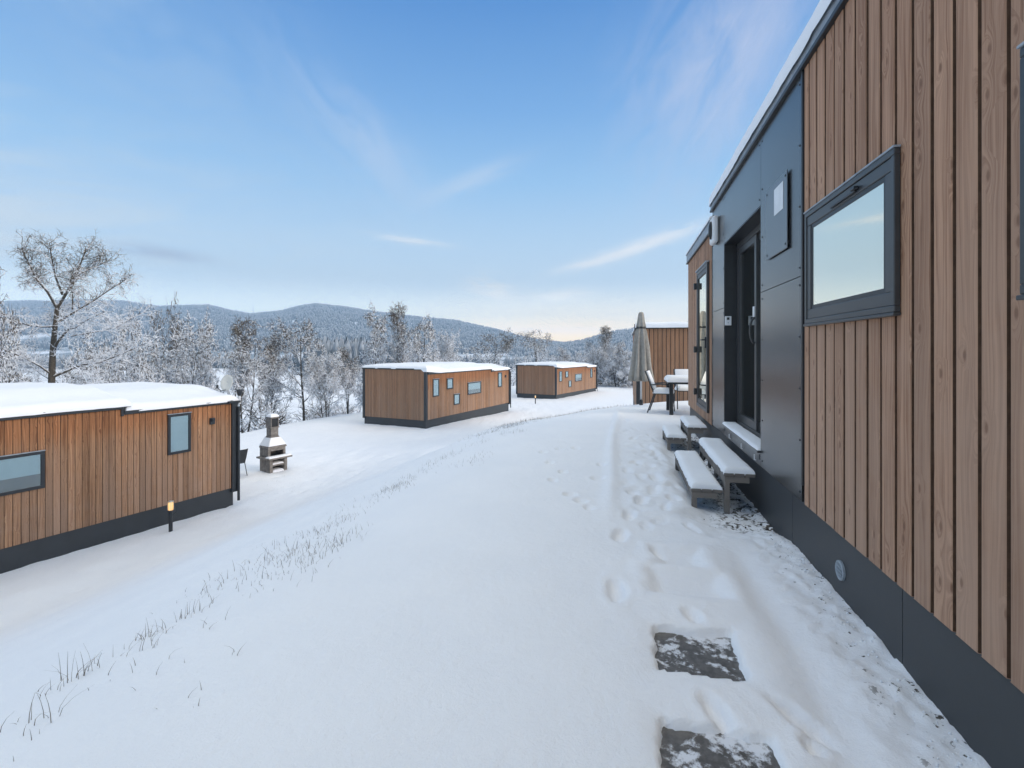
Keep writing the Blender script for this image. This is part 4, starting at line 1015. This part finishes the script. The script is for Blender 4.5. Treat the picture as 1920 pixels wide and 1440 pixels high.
# ------------------------------------------------------------------ hills, far woods, mast
RIDGE = [(-1400, 600), (-700, 580), (-200, 566), (0, 571), (90, 570), (150, 566), (230, 570), (300, 580), (345, 578), (390, 577), (430, 586), (470, 593), (520, 587), (560, 578), (590, 575), (640, 579), (700, 589), (780, 599), (860, 607), (920, 620), (980, 635), (1030, 643), (1100, 648), (1300, 650), (2600, 640)]
def ridge_h(px): return np.interp(px, [p for p, _ in RIDGE], [HZ-y for _, y in RIDGE])
RD = 1500.0; VAL = -10.5
def hill_z(X, Y):
    px = 960+F*X/Y
    top = EYE+ridge_h(px)*RD/F + 3*vnoise(px*.03, px*0, 5)
    t = np.clip((Y-430)/(RD-430), 0, 1.0)
    prof = .30*t+.70*(t*t*(3-2*t))
    z = VAL+(top-VAL)*prof
    z = z+10*fbm(X*.006, Y*.006, 77, 4)*np.sin(np.pi*np.clip(t, 0, 1))
    return np.where(Y > RD, VAL+(top-VAL)*(1-.5*np.clip((Y-RD)/700, 0, 1)), z)
def forest_floor():
    m, nt = new_mat('hill_snow_floor')
    pos = nt.n('ShaderNodeNewGeometry').outputs['Position']
    f = nt.sstep(nt.noise(pos, .02, 5, .6), .38, .58)
    finish(nt, nt.mix(f, (.80, .82, .86, 1), (.22, .25, .27, 1)), .9, 0, None, spec=.1); return m
pxs = np.linspace(-1400, 2600, 260); ys = np.concatenate([np.linspace(400, RD, 46), np.linspace(RD+40, 2300, 8)])
PXg, Yg = np.meshgrid(pxs, ys); Xg = np.clip((PXg-960)*Yg/F, -2540, 2540); Zg = hill_z(Xg, Yg)
n0, n1 = Xg.shape; idx = np.arange(n0*n1).reshape(n0, n1)
Fq = np.stack([idx[:-1, :-1].ravel(), idx[:-1, 1:].ravel(), idx[1:, 1:].ravel(), idx[1:, :-1].ravel()], 1)
hl = np_mesh('hills', np.stack([Xg.ravel(), Yg.ravel(), Zg.ravel()], 1), Fq, forest_floor(), smooth=True); tag(hl, kind='structure')
RIDGE2 = [(600, 690), (900, 668), (1040, 652), (1090, 645), (1130, 634), (1165, 626), (1200, 622), (1300, 612), (1600, 600), (2400, 590)]
RD2 = 950.0
def hill2_z(X, Y):
    px = 960+F*X/Y; top = EYE+np.interp(px, [p for p, _ in RIDGE2], [HZ-y for _, y in RIDGE2])*RD2/F
    t = np.clip((Y-500)/(RD2-500), 0, 1); z = VAL+(top-VAL)*(t*t*(3-2*t))
    return np.where(Y > RD2, VAL-1+(top-VAL)*(1-np.clip((Y-RD2)/200, 0, 1)), z)-1
pxs = np.linspace(780, 2400, 100); ys = np.linspace(480, 1160, 34)
PXg, Yg = np.meshgrid(pxs, ys); Xg = (PXg-960)*Yg/F; Zg = hill2_z(Xg, Yg)
n0, n1 = Xg.shape; idx = np.arange(n0*n1).reshape(n0, n1)
Fq = np.stack([idx[:-1, :-1].ravel(), idx[:-1, 1:].ravel(), idx[1:, 1:].ravel(), idx[1:, :-1].ravel()], 1)
h2 = np_mesh('hills', np.stack([Xg.ravel(), Yg.ravel(), Zg.ravel()], 1), Fq, bpy.data.materials['hill_snow_floor'], smooth=True); tag(h2, kind='structure')

def far_mat():
    m, nt = new_mat('far_frosted_forest')
    g = nt.n('ShaderNodeNewGeometry'); nz = nt.sep(g.outputs['Normal'])[2]
    no = nt.noise(g.outputs['Position'], .12, 4, .7)
    f = nt.sstep(nt.m('ADD', nz, nt.m('MULTIPLY', nt.m('SUBTRACT', no, .5), 1.0)), .0, 1.1)
    finish(nt, nt.mix(f, (.085, .098, .108, 1), (.42, .45, .49, 1)), .9, 0, None, spec=.1); return m
FM = far_mat()
def far_forest(name, X, Y, Zb, H, label, slim=.2):
    n = len(X); rg = np.random.RandomState(3); k = 5
    V = []; 
    rad = H*slim*rg.uniform(.8, 1.3, n); a0 = rg.uniform(0, 6.28, n)
    tiers = [(0.05, 1.0), (.35, .8), (.62, .5)]
    for zf, rf in tiers:
        for j in range(k):
            t = a0+2*math.pi*j/k; q = rad*rf*rg.uniform(.7, 1.25, n)
            V.append(np.stack([X+q*np.cos(t), Y+q*np.sin(t), Zb+H*(zf+rg.uniform(-.05, .05, n))], 1))
    V.append(np.stack([X+rg.uniform(-.1, .1, n)*rad, Y, Zb+H], 1)); V.append(np.stack([X, Y, Zb+H*.98], 1))
    V = np.stack(V, 1); mv = V.shape[1]; base = (np.arange(n)*mv)[:, None]; Fc = []
    for r in range(2):
        for j in range(k):
            j2 = (j+1) % k; Fc.append(base+np.array([[r*k+j, r*k+j2, (r+1)*k+j2, (r+1)*k+j]]))
    for j in range(k):
        j2 = (j+1) % k; Fc.append(base+np.array([[2*k+j, 2*k+j2, 3*k, 3*k+1]]))
    Fc = np.stack(Fc, 1).reshape(-1, 4)
    o = np_mesh(name, V.reshape(-1, 3), Fc, [FM]); return tag(o, label, 'forest', None, 'stuff')
rs = np.random.RandomState(8)
n = 60000; Yr = 560+(RD+15-560)*rs.rand(n)**.75; PXr = rs.uniform(-700, 1500, n); Xr = (PXr-960)*Yr/F
keep = (fbm(Xr*.006+3, Yr*.0045, 101, 4) > -.30-.5*smooth(700, 1100, Yr))
Xr, Yr = Xr[keep], Yr[keep]; far_forest('forest', Xr, Yr, hill_z(Xr, Yr)-1, rs.uniform(5, 10.5, len(Xr)), 'frosted forest covering the far blue hills', .26)
n = 9000; Yr = 540+(RD2-535)*rs.rand(n)**.7; PXr = rs.uniform(950, 1500, n); Xr = (PXr-960)*Yr/F
far_forest('forest', Xr, Yr, hill2_z(Xr, Yr)-1, rs.uniform(6, 12, n), 'dark blue wooded rise seen left of the closed parasol', .28)
n = 900; Yr = rs.uniform(300, 345, n); PXr = rs.uniform(-200, 1150, n); Xr = (PXr-960)*Yr/F
far_forest('treeline', Xr, Yr, np.full(n, VAL-1.0), rs.uniform(5, 10, n), 'low dark line of trees across the valley floor', .3)
n = 260; Yr = rs.uniform(225, 285, n); PXr = 645+rs.randn(n)*30; Xr = (PXr-960)*Yr/F
far_forest('woods', Xr, Yr, np.full(n, VAL-.8), rs.uniform(11, 19, n), 'dark blue copse between the big rounded tree and the middle cabin', .2)
mx, my = (465-960)*RD/F, RD+30
mz = float(hill_z(np.array([mx]), np.array([RD]))[0])
ma = MB().tube([(0, 0, -6), (0, 0, 36)], [.9, .35], 6).tube([(-1.6, 0, 24), (1.6, 0, 24)], .3, 5).tube([(-1.1, 0, 30), (1.1, 0, 30)], .3, 5).build('radio_mast', M['fascia'], None, loc=(mx, my, mz))
tag(ma, 'thin radio mast in the saddle of the far hill ridge', 'mast')

# ------------------------------------------------------------------ dry grass poking through the snow
def grass():
    rg = random.Random(9); mb_v, mb_f = [], []
    def blade(x, y, h, lean, an, w):
        z = gz(x, y)-.01; n = 3; dx, dy = math.cos(an), math.sin(an); o = len(mb_v)
        for i in range(n+1):
            t = i/n; ww = w*(1-.8*t); c = (x+dx*lean*t*t*h, y+dy*lean*t*t*h, z+h*t*(1-.25*lean*t))
            for a in (0, 2.09, 4.19): mb_v.append((c[0]+ww*math.cos(a), c[1]+ww*math.sin(a), c[2]))
        for i in range(n):
            for k in range(3): mb_f.append((o+3*i+k, o+3*i+(k+1) % 3, o+3*i+3+(k+1) % 3, o+3*i+3+k))
    def at(px, py, dz=0): Y = EYE*F/(py-HZ); return (px-960)*Y/F, Y
    def tuft(x, y, n, h, sp):
        for k in range(n): blade(x+rg.gauss(0, sp), y+rg.gauss(0, sp), h*rg.uniform(.35, 1.1), rg.uniform(0, .9), rg.uniform(0, 6.28), rg.uniform(.0012, .0024))
    for px, py, n, h in ((155,1195,16,.17),(195,1175,8,.08),(108,1215,7,.09),(270,1140,16,.10),(300,1130,10,.08),(90,1285,7,.13),(275,1165,8,.09),(25,1290,5,.10),(385,1145,4,.08),
                         (330,1215,3,.09),(463,1205,3,.11),(290,1240,1,.06),(327,1297,2,.06),(345,1303,2,.05),(400,1275,1,.06),(195,1225,2,.06),(210,1225,3,.06),(30,1330,4,.07),(20,1380,1,.04),(350,1105,8,.09),(375,1095,9,.1),(478,1085,3,.06)):
        x, y = at(px, py); tuft(x, y, n, h, .045)
    # the band along the break of slope
    for i in range(900):
        u = 2.6+11.2*rg.random(); q = max(u-6, 0); wc = 3.5*(1-(q/9)**3)
        w = wc+rg.gauss(.10, .30)
        dens = float(vnoise(np.array([u*1.3]), np.array([w*2.0]), 5)[0])
        if dens < -.10: continue
        x, y = xy(u, w); tuft(x, y, rg.randint(2, 8), rg.uniform(.025, .105)*(1.1-.35*abs(w-wc)), .10)
    for i in range(60):
        u = 8+7*rg.random(); q = max(u-6, 0); wc = 3.5*(1-(q/9)**3); x, y = xy(u, wc+rg.uniform(-.1, 1.0)); tuft(x, y, rg.randint(2, 5), rg.uniform(.05, .11), .1)
    for i in range(26):      # sparse bits near the barbecue and lower cabin corner
        tuft(rg.uniform(-8.2, -6), rg.uniform(14.4, 18.5), 3, .06, .12)
    me = bpy.data.meshes.new('grass'); me.from_pydata(mb_v, [], mb_f)
    m, nt = new_mat('dry_grass'); g = nt.n('ShaderNodeNewGeometry')
    finish(nt, nt.mix(nt.noise(g.outputs['Position'], 9, 2), (.16, .14, .12, 1), (.36, .33, .29, 1)), .9, 0, None, spec=.1)
    me.materials.append(m); o = bpy.data.objects.new('grass', me); COL.objects.link(o)
    tag(o, 'dry grass stalks poking through snow along the bank edge', 'grass', None, 'stuff')
grass()

# ------------------------------------------------------------------ winter air
hz_ = MB().box(-2600, 2600, -400, 2400, -22, 160).build('haze', [])
def haze_mat():
    m, nt = new_mat('winter_haze')
    v = nt.n('ShaderNodeVolumePrincipled', ins={'Color': (.55, .77, 1.0, 1), 'Density': .00046, 'Anisotropy': .2})
    o = nt.n('ShaderNodeOutputMaterial'); nt.t.links.new(v.outputs[0], o.inputs['Volume']); return m
hz_.data.materials.clear(); hz_.data.materials.append(haze_mat()); tag(hz_, 'thin cold haze in the valley air', 'haze', None, 'stuff')
